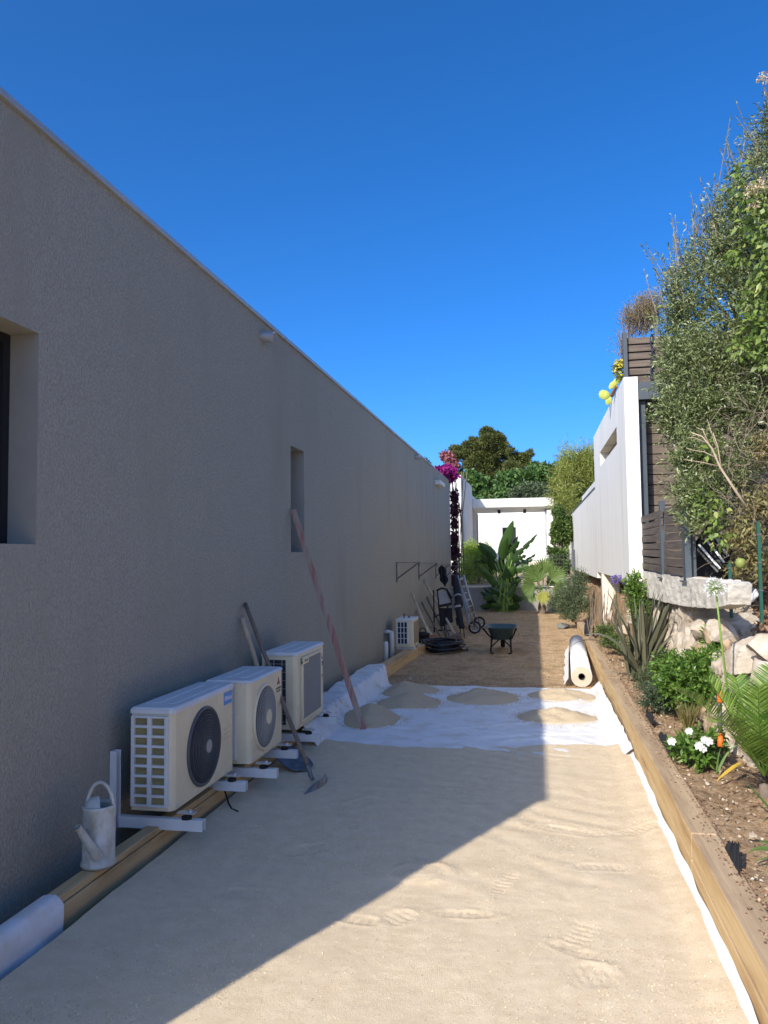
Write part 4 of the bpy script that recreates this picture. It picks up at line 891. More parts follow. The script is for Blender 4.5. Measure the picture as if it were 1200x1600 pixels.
obj('floor_slab', MB().box((XT + .003, YA + .1, 1.12), (6, YC, 1.26)), M['concrete'], rbld)
pr_ = MB(); vs = []
for z, w_ in ((-.1, .17), (.5, .15), (1.0, .13), (1.235, .12)): vs += [(X1 - .02, 14.4 - w_, z), (X1 + .28, 14.4 - w_, z), (X1 + .28, 14.4 + w_, z), (X1 - .02, 14.4 + w_, z)]
pr_.add(vs, [(0, 3, 2, 1), (12, 13, 14, 15)] + [(4*k + i, 4*k + (i+1) % 4, 4*k + 4 + (i+1) % 4, 4*k + 4 + i) for k in range(3) for i in range(4)]); obj('support_pier', pr_, M['concrete'], rbld)
# beam, post, plank wall (the dark side facing the photograph)
obj('beam', MB().box((XT + .002, YA + .02, 3.60), (3.4, YA + .26, 3.83)), M['anthracite'], rbld, bevel=.004)
obj('corner_post', MB().box((XT + .003, YA + .10, 1.262), (XT + .10, YA + .22, 3.598)), M['anthracite'], rbld, bevel=.003)
obj('roof_deck', MB().box((XT + .002, YA + .262, 3.62), (6, YB, 3.80)), M['anthracite'], rbld)
def planks(parent, BL, BRt, TL, TR, n, mt, th=.02, gap=.008, warp=(), name='plank'):
    BL, BRt, TL, TR = map(np.array, (BL, BRt, TL, TR)); nrm = np.cross(BRt - BL, TL - BL); nrm = nrm/np.linalg.norm(nrm)
    for k in range(n):
        v0, v1 = k/n + gap/2, (k+1)/n - gap/2; vs = []; m_ = 8; j = random.uniform(-.004, .004)
        for i in range(m_ + 1):
            u = i/m_; e0 = BL + (BRt - BL)*u; e1 = TL + (TR - TL)*u; bow = .16/n*math.sin(math.pi*u) if k in warp else 0
            for (v, o_) in ((v0, 0), (v1 - bow, 0), (v1 - bow, -th), (v0, -th)): vs.append(e0 + (e1 - e0)*v + nrm*(o_ + j + (.012*math.sin(math.pi*u) if k in warp else 0)))
        fs = [(0, 1, 2, 3), tuple(4*m_ + q for q in (3, 2, 1, 0))] + [(4*i + q, 4*i + 4 + q, 4*i + 4 + (q+1) % 4, 4*i + (q+1) % 4) for i in range(m_) for q in range(4)]
        o = obj(name, MB().add(vs, [f_[::-1] for f_ in fs]), mt, parent)
planks(rbld, (XT + .10, YA + .32, 1.27), (3.3, YA + .32, 1.27), (XT + .10, YA + .32, 3.60), (3.3, YA + .32, 3.60), 17, M['old_woodx'], gap=.006)
obj('dark_behind_planks', MB().box((XT + .05, YA + .40, 1.27), (3.4, YA + .45, 3.595)), M['black'], rbld)  # thin black sheet standing in for the darkness behind the plank wall
# upper fence
uf = thing('upper_plank_fence', 'weathered plank screen standing above the white building beside the olive tree', 'fence', (1.25, 10.45, 3.84))
zt_u = 4.46
planks(uf, (1.27, YA + .12, 3.84), (3.0, YA + .12, 3.84), (1.27, YA + .12, zt_u), (3.0, YA + .12, zt_u), 6, M['old_woodx'], gap=.035)
obj('gap_dark_sheet', MB().box((1.27, YA + .145, 3.84), (3.0, YA + .16, zt_u - .01)), M['black'], uf)  # black sheet added behind the planks so their gaps stay dark
obj('post', MB().box((1.215, YA + .07, 3.905), (1.265, YA + .17, zt_u + .05)), M['anthracite'], uf, bevel=.003)
obj('post', MB().box((3.0, YA + .07, 3.84), (3.05, YA + .17, zt_u + .05)), M['anthracite'], uf, bevel=.003)
cd_ = MB(); ct_, cb_ = gy(1018, 522, YA + .08), gy(1019, 595, YA + .08)
for s_ in (0, math.pi): cd_.tube([ct_ + (cb_ - ct_)*u + np.array([.022*math.sin(u*9 + s_)*(1.15 - u) + .01*math.sin(u*5), -.012 + .008*math.cos(u*9 + s_), 0]) for u in np.linspace(0, 1, 26)], .011, 6)
tag(obj('rope_hank', cd_, mat('navy_cord', (.025, .03, .06), .8), smooth=True), 'twisted navy rope hanging down the upper plank fence', 'rope')
# lower fence beside alley
XF = 1.385
lf = thing('lower_plank_fence', 'short warped plank fence with anthracite posts on the white footing', 'fence', (XF, 9, 1.35))
q = lambda px, py, X=XF: gx(px, py, X)
planks(lf, q(1036, 896), q(1002, 888), q(1036, 796), q(1002, 808), 8, M['old_wood'], gap=.014, warp=(1, 3, 6))
planks(lf, q(1071, 901), q(1041, 897), q(1071, 787), q(1041, 794), 8, M['old_wood'], gap=.014, warp=(2, 5))
for px, ptop, pbot, wd in ((999.5, 797, 890, .05), (1037, 781, 897.5, .05), (1074, 779, 902, .06)):
    a = q(px, pbot); b = q(px, ptop); obj('post', MB().box((XF - .025, a[1] - wd, a[2] - .03), (XF + .03, a[1] + wd, b[2])), M['anthracite'], lf, bevel=.003); obj('base_plate', MB().box((XF - .05, a[1] - wd - .05, a[2] - .042), (XF + .05, a[1] + wd + .05, a[2] - .031)), M['anthracite'], lf)
gp = q(1081, 780, 1.44); pbm = q(1082, 903, 1.44); obj('post', MB().box((1.42, pbm[1] - .05, pbm[2] - .02), (1.47, pbm[1] + .05, gp[2])), M['anthracite'], lf, bevel=.003)
# leaning slatted panel behind
lp = thing('slatted_panel', 'dark slatted wooden panel leaning behind the plank fence end', 'panel', tuple(gy(1110, 885, 7.6)))
for k in range(7):
    A = gy(1086 + k*6, 852 - k*4.5 + (k > 4)*0, 7.6); B = gy(1100 + k*8.5, 893 - k*4.5 - 6, 7.5)
    A = gy(1087 + 5*k, 856 - 5*k, 7.6); B = gy(1122 + 3.2*k, 894 - 5*k, 7.45); obj('slat', MB().bar(A, B, .02, .016, (0, -1, 0)), M['ac_side'] if k in (1, 3, 5) else M['black'], lp)
obj('frame', MB().bar(gy(1085, 868, 7.62), gy(1109, 830, 7.62), .05, .03, (0, -1, 0)).bar(gy(1110, 830, 7.64), gy(1142, 878, 7.5), .06, .03, (0, -1, 0)), M['black'], lp)
obj('dark_opening_sheet', MB().add([gy(1084, 900, 7.8), gy(1145, 905, 7.8), gy(1150, 860, 7.8), gy(1105, 820, 7.8), gy(1084, 850, 7.8)], [(0, 1, 2, 3, 4)]), M['black'], lp)  # flat black sheet standing in for the dark opening behind the slats
# chicken wire and stakes
for i, (px, a_, b_, Y, lab) in enumerate(((1142, 880, 938, 7.0, 'green stake standing in leaf litter nearest the slatted panel'), (1190, 815, 960, 6.8, 'green mesh stake at the right edge under the climber'))):
    A = gy(px, a_, Y); B = gy(px, b_, Y); st = thing('garden_stake', lab, 'stake', (B[0], Y, B[2]), 'green garden stakes'); obj('shaft', MB().box((B[0] - .012, Y - .012, B[2] - .15), (B[0] + .012, Y + .012, A[2])), M['green_post'], st)
    cl_ = MB()
    for k in range(3): z = B[2] + (A[2] - B[2])*(.25 + .3*k); cl_.box((B[0] - .016, Y - .016, z), (B[0] + .016, Y + .016, z + .012))
    obj('clip', cl_, M['pipe_grey'], st)
# footing
ft = thing('concrete_footing', 'rough white concrete footing under the lower plank fence', 'footing', (1.35, 8.5, .9))
def slabprism(pts_top, pts_bot, X, dep, mt, parent, name):
    n = len(pts_top); fr_ = [gx(*p_, X) for p_ in pts_top] + [gx(*p_, X) for p_ in pts_bot]; bkp = [p_ + np.array([dep, .0, 0]) for p_ in fr_]; mb = MB(); V = fr_ + bkp
    fs = []
    for i in range(n-1):
        fs += [(i, i+1, n+i+1, n+i), (2*n+i, 3*n+i, 3*n+i+1, 2*n+i+1), (i, 2*n+i, 2*n+i+1, i+1), (n+i, n+i+1, 3*n+i+1, 3*n+i)]
    fs += [(0, n, 3*n, 2*n), (n-1, 2*n+n-1, 3*n+n-1, 2*n-1)]; mb.add(V, fs)
    o = obj(name, mb, mt, parent); s_ = o.modifiers.new('sub', 'SUBSURF'); s_.subdivision_type = 'SIMPLE'; s_.levels = s_.render_levels = 4
    tx = bpy.data.textures.new('rough', 'CLOUDS'); tx.noise_scale = .12; dm = o.modifiers.new('d', 'DISPLACE'); dm.texture = tx; dm.strength = .028; dm.texture_coords = 'GLOBAL'; dm.mid_level = .5
    return o
slabprism([(986, 891), (1010, 893), (1040, 899), (1080, 904), (1120, 907), (1138, 912)], [(986, 925), (1008, 932), (1035, 940), (1070, 947), (1115, 951), (1136, 945)], 1.36, .16, M['concrete'], ft, 'slab')
# rough natural rock face rising from the bed
def rock_face(U, Y):
    X = rock_x(Y) - .03 + .16*sst(.0, 1., U) + .34*sst(.72, 1.0, U)
    H = .66 + .30*sst(6.3, 7.6, Y); z = .12 + H*np.minimum(U/.8, 1) + .10*sst(.7, 1, U) + .10*pnoise(Y*1.7, Y*0, 4)*sst(.3, .8, U)
    k = fbm(Y*1.6 + .5*U, U*1.7 - .3*Y, 2, 3); blocks = np.floor(k*3.6)/3.6
    d = .10*blocks + .05*k + .018*fbm(Y*14, U*12, 5, 3)
    return X - d*sst(0, .15, U), Y + .03*fbm(Y*3, U*3, 9, 2), z + .05*blocks*sst(.2, .9, U)
Us, Ys = np.meshgrid(np.linspace(0, 1, 70), np.linspace(3.6, 10.5, 420)); RXx, RYy, RZz = rock_face(Us, Ys)
i = (np.arange(419)[:, None]*70 + np.arange(69)[None]).ravel()
fin('stone_bank', mesh_np('stone_bank', np.stack([RXx, RYy, RZz], -1).reshape(-1, 3), np.stack([i, i+70, i+71, i+1], 1)), M['stone'], smooth=True, kind='structure')
# boulders of the bank
brock = [(1045,1050,1.38,.13,.16,.14,'s'),(1062,1000,1.42,.12,.15,.12,'s'),(1095,985,1.44,.15,.2,.11,'s'),(1084,1012,1.42,.10,.12,.08,'s'),(1108,998,1.40,.06,.09,.09,'b'),(1128,985,1.46,.12,.14,.10,'s'),(1140,1010,1.42,.07,.09,.08,'b'),
         (1165,1025,1.46,.16,.2,.14,'s'),(1192,1010,1.5,.14,.15,.12,'s'),(1195,1055,1.45,.12,.12,.12,'s'),(1150,1060,1.42,.13,.16,.12,'s'),(1034,1075,1.33,.06,.08,.05,'s'),(1050,1030,1.38,.07,.08,.06,'b'),(1218,1040,1.5,.15,.15,.18,'s'),(1110,1035,1.42,.12,.14,.1,'s'),(1160,1085,1.40,.13,.13,.1,'s'),(1195,1100,1.42,.13,.13,.12,'s'),
         (975,985,1.22,.10,.16,.12,'s'),(955,965,1.24,.10,.2,.14,'s'),(990,960,1.26,.10,.16,.13,'s'),(968,935,1.27,.10,.18,.10,'s'),(948,990,1.15,.08,.14,.08,'s'),(918,935,1.28,.12,.3,.14,'s'),(908,925,1.3,.12,.3,.16,'s'),(985,1010,1.24,.08,.12,.08,'s')]
labs = {0: 'pale boulder at the foot of the bank right of the flax plant', 1: 'pale boulder under the left part of the white footing', 2: 'pale boulder under the middle of the white footing', 3: 'small pale stone between bank boulders left of the brown ochre stone',
        4: 'brown ochre stone standing upright among the pale bank boulders', 5: 'pale boulder right of the ochre stone touching the leaf litter', 6: 'small brown stone under the white globe flower', 7: 'big pale boulder behind the bright green bush',
        8: 'pale boulder at the right edge below the leaf litter', 9: 'pale boulder at the right edge just above the cycad fronds', 10: 'pale boulder between the bright bush and the cycad frond tips', 17: 'pale stone at the foot of the sapling behind the flax', 18: 'pale stone right beside the concrete pier',
        19: 'pale stone between the sapling and the white footing', 22: 'pale stone left of the concrete pier behind the wispy shrub', 23: 'farthest pale stone packed under the white building'}
for i, (px, py, X, a, b, c, k) in enumerate(brock):
    if i not in labs: continue
    rock('boulder', gx(px, py, X), (a, b, c), M['stone'] if k == 's' else M['stone_brown'], i*1.37 + .5, labs[i], 'boulder', 'bank boulders' if i < 17 else 'stones under the building')
p_ = gy(1177, 930, 7.2); rock('white_stone', p_, (.05, .06, .06), M['ac_side'], 4.2, 'single white stone lying in brown leaf litter', 'stone')

# ================================================================== PLANTING BED DETAILS
n = 2600; P = np.stack([.86 + .46*rng.uniform(0, 1, n), 2.3 + 10*rng.uniform(0, 1, n)**1.5, np.zeros(n)], 1); P[:, 2] = bank_z(P[:, 0], P[:, 1]) + .004
leafmesh('bed_crumbs', P, rdirs(n, .4), .022, .018, leafmat('bed_crumb', (.20, .13, .08), (.46, .36, .25), (.60, .52, .42), .9, 0), kind='stuff')
n = 900; P = np.stack([rng.uniform(.72, .98, n), 2.4 + 10*rng.uniform(0, 1, n)**1.4, np.full(n, .252)], 1); P[:, 0] = RX(P[:, 1]) + .03 + (.11)*rng.uniform(0, 1, n)**.5
leafmesh('timber_dirt', P, rdirs(n)*np.array([1, 1, .2]), .014, .010, M['litter'], kind='stuff')
n = 9000; P = np.stack([rng.uniform(1.5, 3.4, n), rng.uniform(4.5, 10, n), np.zeros(n)], 1); P[:, 2] = bank_z(P[:, 0], P[:, 1]) + .015
d_ = rdirs(n, .2); leafmesh('leaf_litter', P, d_, .07, .035, M['litter'], kind='stuff')
n = 160; P = np.stack([rng.uniform(.9, 1.3, n), rng.uniform(2.6, 9, n), np.zeros(n)], 1); P[:, 2] = bank_z(P[:, 0], P[:, 1]) + .01
leafmesh('fallen_leaves', P, rdirs(n) * np.array([1, 1, .15]), .06, .014, M['litter'], kind='stuff')
for i, (px, py) in enumerate(((1175, 1310), (1130, 1195), (1105, 1225))):
    c = gz(px, py, .23); q_ = (.024, .017, .014)[i]; rock('pebble', (c[0], c[1], .235), (q_, q_, q_*.8), M['stone'], i*1.9, ('largest pale pebble on dark soil near the lower right strap leaves', 'small pale pebble under the orange jointed pipe', 'small pale pebble below the gardenia at the timber side')[i], 'stone', 'loose stones in the bed')
# plastic edging scraps
for i, (A, B, C, lab) in enumerate((((1028, 1150), (1045, 1178), (1054, 1166), 'crumpled black plastic edging scrap beside the white gardenia'), ((1132, 1325), (1155, 1366), (1150, 1330), 'torn black plastic edging scrap near the lower right of bed'), ((1008, 1118), (1018, 1131), (1021, 1127), 'small strip of black plastic edging behind timber top'))):
    a, b, c = gz(*A, .262), gz(*B, .258), gz(*C, .275); vs = []
    for k in range(9):
        u = k/8; e = a + (b - a)*u; g_ = a + (c - a)*u*.9 + np.array([.02, .01, .03 + .008*math.sin(k*2.6)]); vs += [tuple(e + np.array([0, 0, .004*math.sin(k*3)])), tuple(g_)]
    o = obj('plastic_scrap', MB().add(vs, [(2*k, 2*k+2, 2*k+3, 2*k+1) for k in range(8)]), M['rubber']); sm = o.modifiers.new('s', 'SOLIDIFY'); sm.thickness = .003; tag(o, lab, 'plastic scrap')

# ---- flax plant
pc = gz(1003, 1062, .24); ph = thing('flax_plant', 'tall bronze flax plant with stiff sword shaped blades', 'plant', pc)
tips = [(948,925),(962,935),(978,915),(1004,905),(1012,930),(1022,925),(1032,935),(1050,905),(1060,912),(1045,925),(1065,900),(985,950),(970,970),(1000,940),(1040,950),(1028,960),(955,960),(1015,915),(1052,935),(990,930)]
for i, (px, py) in enumerate(tips + [(q_[0] + random.gauss(0, 12), q_[1] + random.gauss(12, 14)) for q_ in tips]):
    Y = pc[1] + random.uniform(-.45, .5); tp = gy(px, py, Y); b_ = np.array(pc) + rng.normal(size=3)*[.05, .06, 0]; d_ = tp - b_; Lb = np.linalg.norm(d_)
    obj('blade', blade(MB(), b_, d_ + np.array([0, 0, .12]), Lb*1.03, .052, .22, 8, fold=.2), M['phorm'], ph, smooth=True)
for (px, py) in ((905, 1005), (1075, 985), (1085, 1000), (945, 1010), (1070, 1000), (1072, 1040), (930, 990)):
    tp = gy(px, py, pc[1] + random.uniform(-.2, .2)); d_ = tp - np.array(pc); Lb = np.linalg.norm(d_); obj('blade', blade(MB(), pc, d_/Lb + np.array([0, 0, .75]), Lb*1.25, .04, 1.7, 10, fold=.2), M['phorm'], ph, smooth=True)
# ---- shrubs from leaf sprays
def shrub(name, label, cat, cl, n, L_, W_, mt, base, spread=.6, nl=7, length=.1, stem=True, up=.5):
    t = thing(name, label, cat, base); P, d = blobs(cl, n, .5); D = unit(d + np.array([0, 0, up])); P2, D2 = sprays(P - D*length*.5, D, nl, length, spread)
    leafmesh('foliage', P2, D2, L_, W_, mt, t)
    if stem:
        s = MB()
        for k in range(14):
            q = P[rng.integers(len(P))]; s.tube([base, (np.array(base)*.45 + q*.55) + rng.normal(size=3)*.02, q], [.009, .006, .003], 5, False)
        obj('stems', s, M['twig'], t)
    return t
A3 = lambda px, py, Y: np.array(gy(px, py, Y))
def px_blob(px, py, Y, rp, sq=1.0, deep=None): r = rp*Y/FPX; return (A3(px, py, Y), (r, deep or r, r*sq))
shrub('bright_shrub', 'bright green leafy bush in front of the pale boulders', 'bush', [px_blob(1085, 1058, 6.6, 44, .8), px_blob(1120, 1045, 6.6, 34, .9), px_blob(1060, 1070, 6.6, 30, .8), px_blob(1140, 1035, 6.8, 30), px_blob(1110, 1085, 6.5, 40, .6), px_blob(1160, 1060, 6.7, 25, .9), px_blob(1120, 1000, 6.9, 16), px_blob(1150, 1020, 6.9, 20), px_blob(1042, 1040, 6.9, 18), px_blob(1172, 1085, 6.5, 28)], 2300, .042, .016, M['bright'], (1.22, 6.7, .24), .8, 9, .10)
shrub('dark_shrub', 'low dark grey green ground shrub beside the timber', 'bush', [px_blob(1040, 1085, 7.0, 30, .7), px_blob(1020, 1095, 7.0, 20, .6), px_blob(1065, 1098, 6.9, 26, .6), px_blob(1010, 1075, 7.3, 14, .5)], 1100, .022, .009, M['dkshrub'], (1.1, 7.05, .23), .8, 8, .07)
shrub('lavender', 'small grey lavender at the foot of the flax plant', 'plant', [px_blob(1010, 1062, 8.5, 16, .9), px_blob(1025, 1058, 8.5, 12, .9)], 260, .035, .006, M['grey_olive'], (1.15, 8.5, .23), .5, 6, .1, up=1.2)
shrub('leafy_sapling', 'upright fresh green sapling behind the flax plant', 'plant', [px_blob(992, 915, 10.0, 12, 1.6), px_blob(1000, 945, 10.0, 18, 1.3), px_blob(985, 925, 10, 9, 1.3), px_blob(1008, 975, 9.8, 12, 1.2)], 420, .05, .02, M['bright'], tuple(gz(1000, 1020, .24)), .7, 6, .10, up=.9)
shrub('mat_of_groundcover', 'low green ground cover left of the flax plant behind timber', 'plant', [px_blob(945, 985, 11.5, 16, .5), px_blob(960, 1000, 10.8, 18, .5), px_blob(975, 1012, 10.2, 14, .5), px_blob(950, 1005, 10.9, 12, .5)], 600, .03, .012, M['hedge'], tuple(gz(958, 1005, .24)), .8, 6, .07)
shrub('wispy_shrub', 'wispy olive green shrub at the far end of the timber edge', 'bush', [px_blob(898, 930, 17.2, 20, 1.2), px_blob(905, 910, 17.4, 16, 1.2), px_blob(885, 950, 17.2, 15, .9), px_blob(912, 945, 16.9, 14, 1.1), px_blob(895, 962, 17, 12, .7)], 1100, .05, .016, M['grey_olive'], tuple(gz(895, 972, .1)), .8, 7, .16)
shrub('grey_shrub', 'grey leaved low shrub beside the fan palm', 'bush', [px_blob(872, 935, 19.5, 14, 1.0), px_blob(880, 922, 20, 12, 1.0), px_blob(868, 948, 19.3, 9, .7)], 500, .05, .014, mat('x', (0, 0, 0)) and M['grey_olive'], tuple(gz(874, 955, .05)), .8, 6, .14)
# grass tuft
tc_ = gz(1076, 1142, .24); tf = thing('grass_tuft', 'small fan of olive brown ornamental grass', 'grass plant', tc_); mb = MB()
for k in range(190):
    a = random.uniform(0, 6.28); d_ = Vector((math.cos(a)*.42, math.sin(a)*.42, 1)); blade(mb, Vector(tc_) + Vector((random.gauss(0, .012), random.gauss(0, .012), 0)), d_, random.uniform(.16, .27), .004, random.uniform(.1, .5), 4)
obj('blades', mb, M['tuft'], tf)
# gardenia
gc_ = gz(1092, 1180, .24); gd_ = shrub('gardenia', 'small glossy green gardenia with open white flowers', 'plant', [px_blob(1075, 1165, 5.35, 24, .8), px_blob(1105, 1160, 5.35, 26, .8), px_blob(1090, 1178, 5.3, 30, .6)], 190, .052, .022, M['bright'], tuple(gc_), .8, 5, .05)
for (px, py, s_) in ((1092, 1165, 1), (1106, 1158, 1.0), (1076, 1142, .8), (1049, 1158, .9), (1098, 1170, .8), (1131, 1130, .5), (1100, 1155, .8)):
    c = gy(px, py, 5.22); mb = MB()
    for k in range(7):
        a = k*math.pi*2/7 + px; ax = Vector((math.cos(a), -.45, math.sin(a)*.8 + .2)).normalized(); blade(mb, c, ax, .034*s_, .026*s_, .2, 4, side=Vector((-math.sin(a), 0, math.cos(a))), fold=.05, taper=.55)
    obj('flower', mb, M['petal'], gd_, smooth=True)
# agapanthus white
fc_ = A3(1118, 918, 5.5); sb_ = A3(1138, 1090, 5.6); ag = thing('white_agapanthus', 'white globe flower on a tall green stem above the bush', 'flower', tuple(gz(1145, 1150, .24)))
obj('stem', MB().tube([gz(1146, 1150, .24), sb_, A3(1127, 1000, 5.55), fc_], [.009, .008, .007, .006], 8), M['stem'], ag, smooth=True)
mb = MB(); mf = MB()
for k in range(80):
    d_ = Vector(rdirs(1, .15)[0]); r_ = random.uniform(.045, .068); e = Vector(fc_) + d_*r_; mb.tube([fc_, e], .0016, 4, False)
    for j in range(4):
        dd = (d_ + Vector(rng.normal(size=3)*.55)).normalized(); blade(mf, e, dd, .021, .007, .1, 2)
obj('pedicels', mb, M['stem'], ag); obj('florets', mf, M['petal'], ag)
# violet agapanthus
vc = A3(962, 905, 11.5); vg = thing('violet_agapanthus', 'small violet globe flower beside the bank under the white building', 'flower', tuple(gz(962, 1000, .24)))
obj('stem', MB().tube([gz(964, 1000, .24), vc], .007, 6), M['stem'], vg); d_ = rdirs(120); leafmesh('florets', vc + d_*.045*rng.uniform(.5, 1.2, (120, 1)), d_, .04, .016, M['purple'], vg)
d_ = rdirs(60); leafmesh('florets', A3(978, 902, 11.3) + d_*.05, d_, .05, .02, M['purple'], vg)
# cycad
cyb = np.array([1.262, 4.80, .27]); cyc = thing('cycad', 'glossy green cycad palm with arching feathery fronds at right', 'palm', (cyb[0], cyb[1], .22))
obj('trunk', MB().lathe([(.034, -.12), (.036, -.04), (.028, .0), (0, .01)], 12, Matrix.Translation(cyb)), M['trunk'], cyc, smooth=True)
def frond(parent, base, tip, arch, nl, ll, lw, mt, name='frond', vee=.35, droop=.25):
    b_, e = Vector(base), Vector(tip); mid = (b_ + e)/2 + Vector(arch); pts = [b_*(1-u)**2 + mid*2*u*(1-u) + e*u*u for u in np.linspace(0, 1, 24)]
    mb = MB(); mb.tube(pts, [.006*(1 - .8*i/23) for i in range(24)], 5, False); n = nl
    for i in range(n):
        u = .12 + .88*i/(n-1); k = min(22, int(u*23)); p_ = pts[k].lerp(pts[k+1], u*23 - k); tn = (pts[k+1] - pts[k]).normalized(); sd = tn.cross(Vector((0, 0, 1)));
        if sd.length < .2: sd = tn.cross(Vector((0, 1, 0)))
        sd.normalize(); un = sd.cross(tn).normalized(); l_ = ll*(.45 + .75*math.sin(math.pi*min(1, .12 + u*.88)))*random.uniform(.9, 1.05)
        for s_ in (-1, 1): blade(mb, p_, sd*s_ + tn*.75 + un*vee + Vector((random.gauss(0, .06), random.gauss(0, .06), random.gauss(0, .06))), l_, lw, droop, 3, side=tn, fold=.1)
    return obj(name, mb, mt, parent)
for (px, py, dY, arch) in ((1058, 1080, -.25, (-.02, -.02, .16)), (1108, 1062, .15, (-.04, 0, .10)), (1150, 1060, .3, (-.03, 0, .08)), (1205, 1045, .3, (0, 0, .10)), (1185, 1075, -.3, (-.03, -.05, .08)), (1260, 1090, .1, (.03, 0, .15)), (1240, 1180, -.4, (0, 0, .2)), (1120, 1130, -.5, (-.05, -.05, .2)), (1225, 1060, -.1, (0, 0, .12)), (1290, 1180, .3, (0, 0, .22))):
    frond(cyc, cyb + [0, 0, .05], gy(px, py, cyb[1] + dY), arch, 46, .15, .0105, M['cycad'])
# strap leaves lower right
def straps(label, base, tipsL, W_=.028):
    t = thing('strap_leaf_plant', label, 'plant', base)
    for (px, py, dY, dr) in tipsL:
        tp = gy(px, py, base[1] + dY); d_ = np.array(tp) - np.array(base); l_ = np.linalg.norm(d_); obj('leaf', blade(MB(), base, d_/l_ + np.array([0, 0, dr*.45]), l_*(1 + dr*.12), W_, dr, 9, fold=.15), M['strap'], t, smooth=True)
straps('clump of green strap leaves at the lower right edge', tuple(gz(1235, 1345, .24)), ((1172, 1335, -.1, 1.0), (1180, 1350, -.05, .6), (1210, 1290, 0, .7), (1196, 1370, -.2, 1.2), (1188, 1318, .1, 1.2)))
straps('single arching strap leaf plant below the cycad', tuple(gz(1222, 1290, .24)), ((1162, 1222, .2, .3), (1192, 1290, -.15, 1.5), (1196, 1262, 0, 1.6), (1240, 1220, 0, .6)))
straps('little strap leaf seedling beside the orange jointed pipe', tuple(gz(1120, 1210, .24)), ((1124, 1205, -.02, .8), (1150, 1165, 0, 1.2), (1126, 1170, .05, 1.5)), .016)
ya_, yb_ = gz(1118, 1218, .25), gz(1158, 1192, .33); tag(obj('yellow_leaf', blade(MB(), yb_, ya_ - yb_, float(np.linalg.norm(ya_ - yb_)), .035, .2, 6, fold=.15), M['yellow'], smooth=True), 'fallen bright yellow strap leaf beside the gardenia', 'leaf')
# irrigation pipes with orange joints
ip = thing('irrigation_pipe', 'dark irrigation riser with orange tape joints beside the gardenia', 'pipe', tuple(gz(1126, 1195, .24)))
a, b = gz(1127, 1196, .22), gy(1124, 1075, 5.35); obj('riser', MB().tube([a, b], .014, 10), M['pipe_grey'], ip, smooth=True)
for (py0, py1) in ((1167, 1147), (1098, 1080)): obj('orange_joint', MB().tube([gy(1126, py0, 5.27), gy(1125, py1, 5.30)], .019, 12), M['orange'], ip, smooth=True)

# ================================================================== OLIVE TREE AND CLIMBER
ol = thing('olive_tree', 'large silvery olive tree leaning over the bank at the right edge', 'tree', (2.75, 8.2, 1.4))
oc = [(1100,470,8.1,52),(1070,560,8.0,38),(1060,500,8.2,34),(1120,400,8.2,44),(1150,330,8.2,46),(1080,420,8.3,30),(1060,640,7.9,34),(1080,700,7.8,42),(1110,600,8.0,60),(1160,500,8.0,70),(1190,400,8.1,60),(1200,280,8.1,50),(1180,250,8.2,30),(1100,780,7.5,34),(1130,740,7.7,46),(1160,650,7.9,66),(1195,580,7.9,60),(1065,740,7.8,24),(1215,200,8.2,40),(1230,480,8.1,70),(1240,650,8,70),(1240,330,8.2,60),(1100,840,7.3,16),(1050,450,8.2,18),(1110,335,8.3,18),(1050,600,7.9,22),(1052,660,7.8,24),(1058,710,7.6,28),(1075,770,7.4,26),(1048,560,7.9,20),(1090,815,7.2,18),(1130,820,7.2,24)]
oc = [(px + 1.5, py, Y, r_*(.9 if py < 460 else 1)) for px, py, Y, r_ in oc]
cl = [px_blob(px, py, Y, r_ , 1.1, r_*Y/FPX*1.2) for px, py, Y, r_ in oc]
P, d = blobs(cl, 14500, .5); k_ = fbm(P[:, 0]*2.1, P[:, 1]*2.1, P[:, 2]*2.1, 2) > -.18; P, d = P[k_], d[k_]; D = unit(d*.6 + rng.normal(size=d.shape)*.5 + np.array([-.1, 0, .45])); P2, D2 = sprays(P - D*.1, D, 12, .24, .55); leafmesh('crown', P2, D2, .047, .0125, M['olive'], ol, up=.3)
# long shoots out of the skyline
sh_ = []
for (px, py, Y, l_) in ((1100,300,8.2,.3),(1092,330,8.2,.35),(1110,318,8.3,.3),(1122,322,8.2,.3),(1060,360,8.2,.3),(1070,365,8.2,.35),(1046,400,8.2,.3),(1036,385,8.2,.22),(1028,425,8.2,.2),(1140,215,8.2,.3),(1150,225,8.2,.3),(1135,265,8.2,.2),(1190,185,8.2,.35),(1130,280,8.2,.2),(1165,235,8.2,.3),(1022,500,8.1,.15),(1085,340,8.2,.3),(1200,170,8.2,.3)):
    tp = A3(px, py, Y)
    for k in range(5): sh_.append((tp + rng.normal(size=3)*[.10, .12, .05] - np.array([-.06, 0, l_*1.0]), unit(np.array([-.15, 0, 1.0]) + rng.normal(size=3)*.18), l_*rng.uniform(.8, 1.35)))
Ps, Ds, Ls = map(np.array, zip(*sh_)); P2, D2 = sprays(Ps, Ds, 15, Ls, .5); leafmesh('shoots', P2, D2, .045, .012, M['olive'], ol, up=.2)
tb = MB()
for p_, q_, l_ in zip(Ps, Ds, Ls): tb.tube([p_ - q_*.25, p_ + q_*l_], [.006, .002], 4, False)
base = np.array([2.75, 8.2, 1.3])
for c, r_ in cl:
    b1 = np.array([2.55, 8.2, 2.3 + .35*(c[2] - 2.3)]); tb.tube([base + [0, 0, .8], b1, (b1 + c)/2 + rng.normal(size=3)*.08, c], [.05, .04, .025, .008], 6, False)
obj('branches', tb, M['trunk'], ol); obj('trunk', MB().tube([base - [0, 0, .3], base + [.03, 0, .4], base + [-.05, 0, .9], base + [-.12, 0, 1.5]], [.13, .11, .10, .07], 10), M['trunk'], ol, smooth=True)
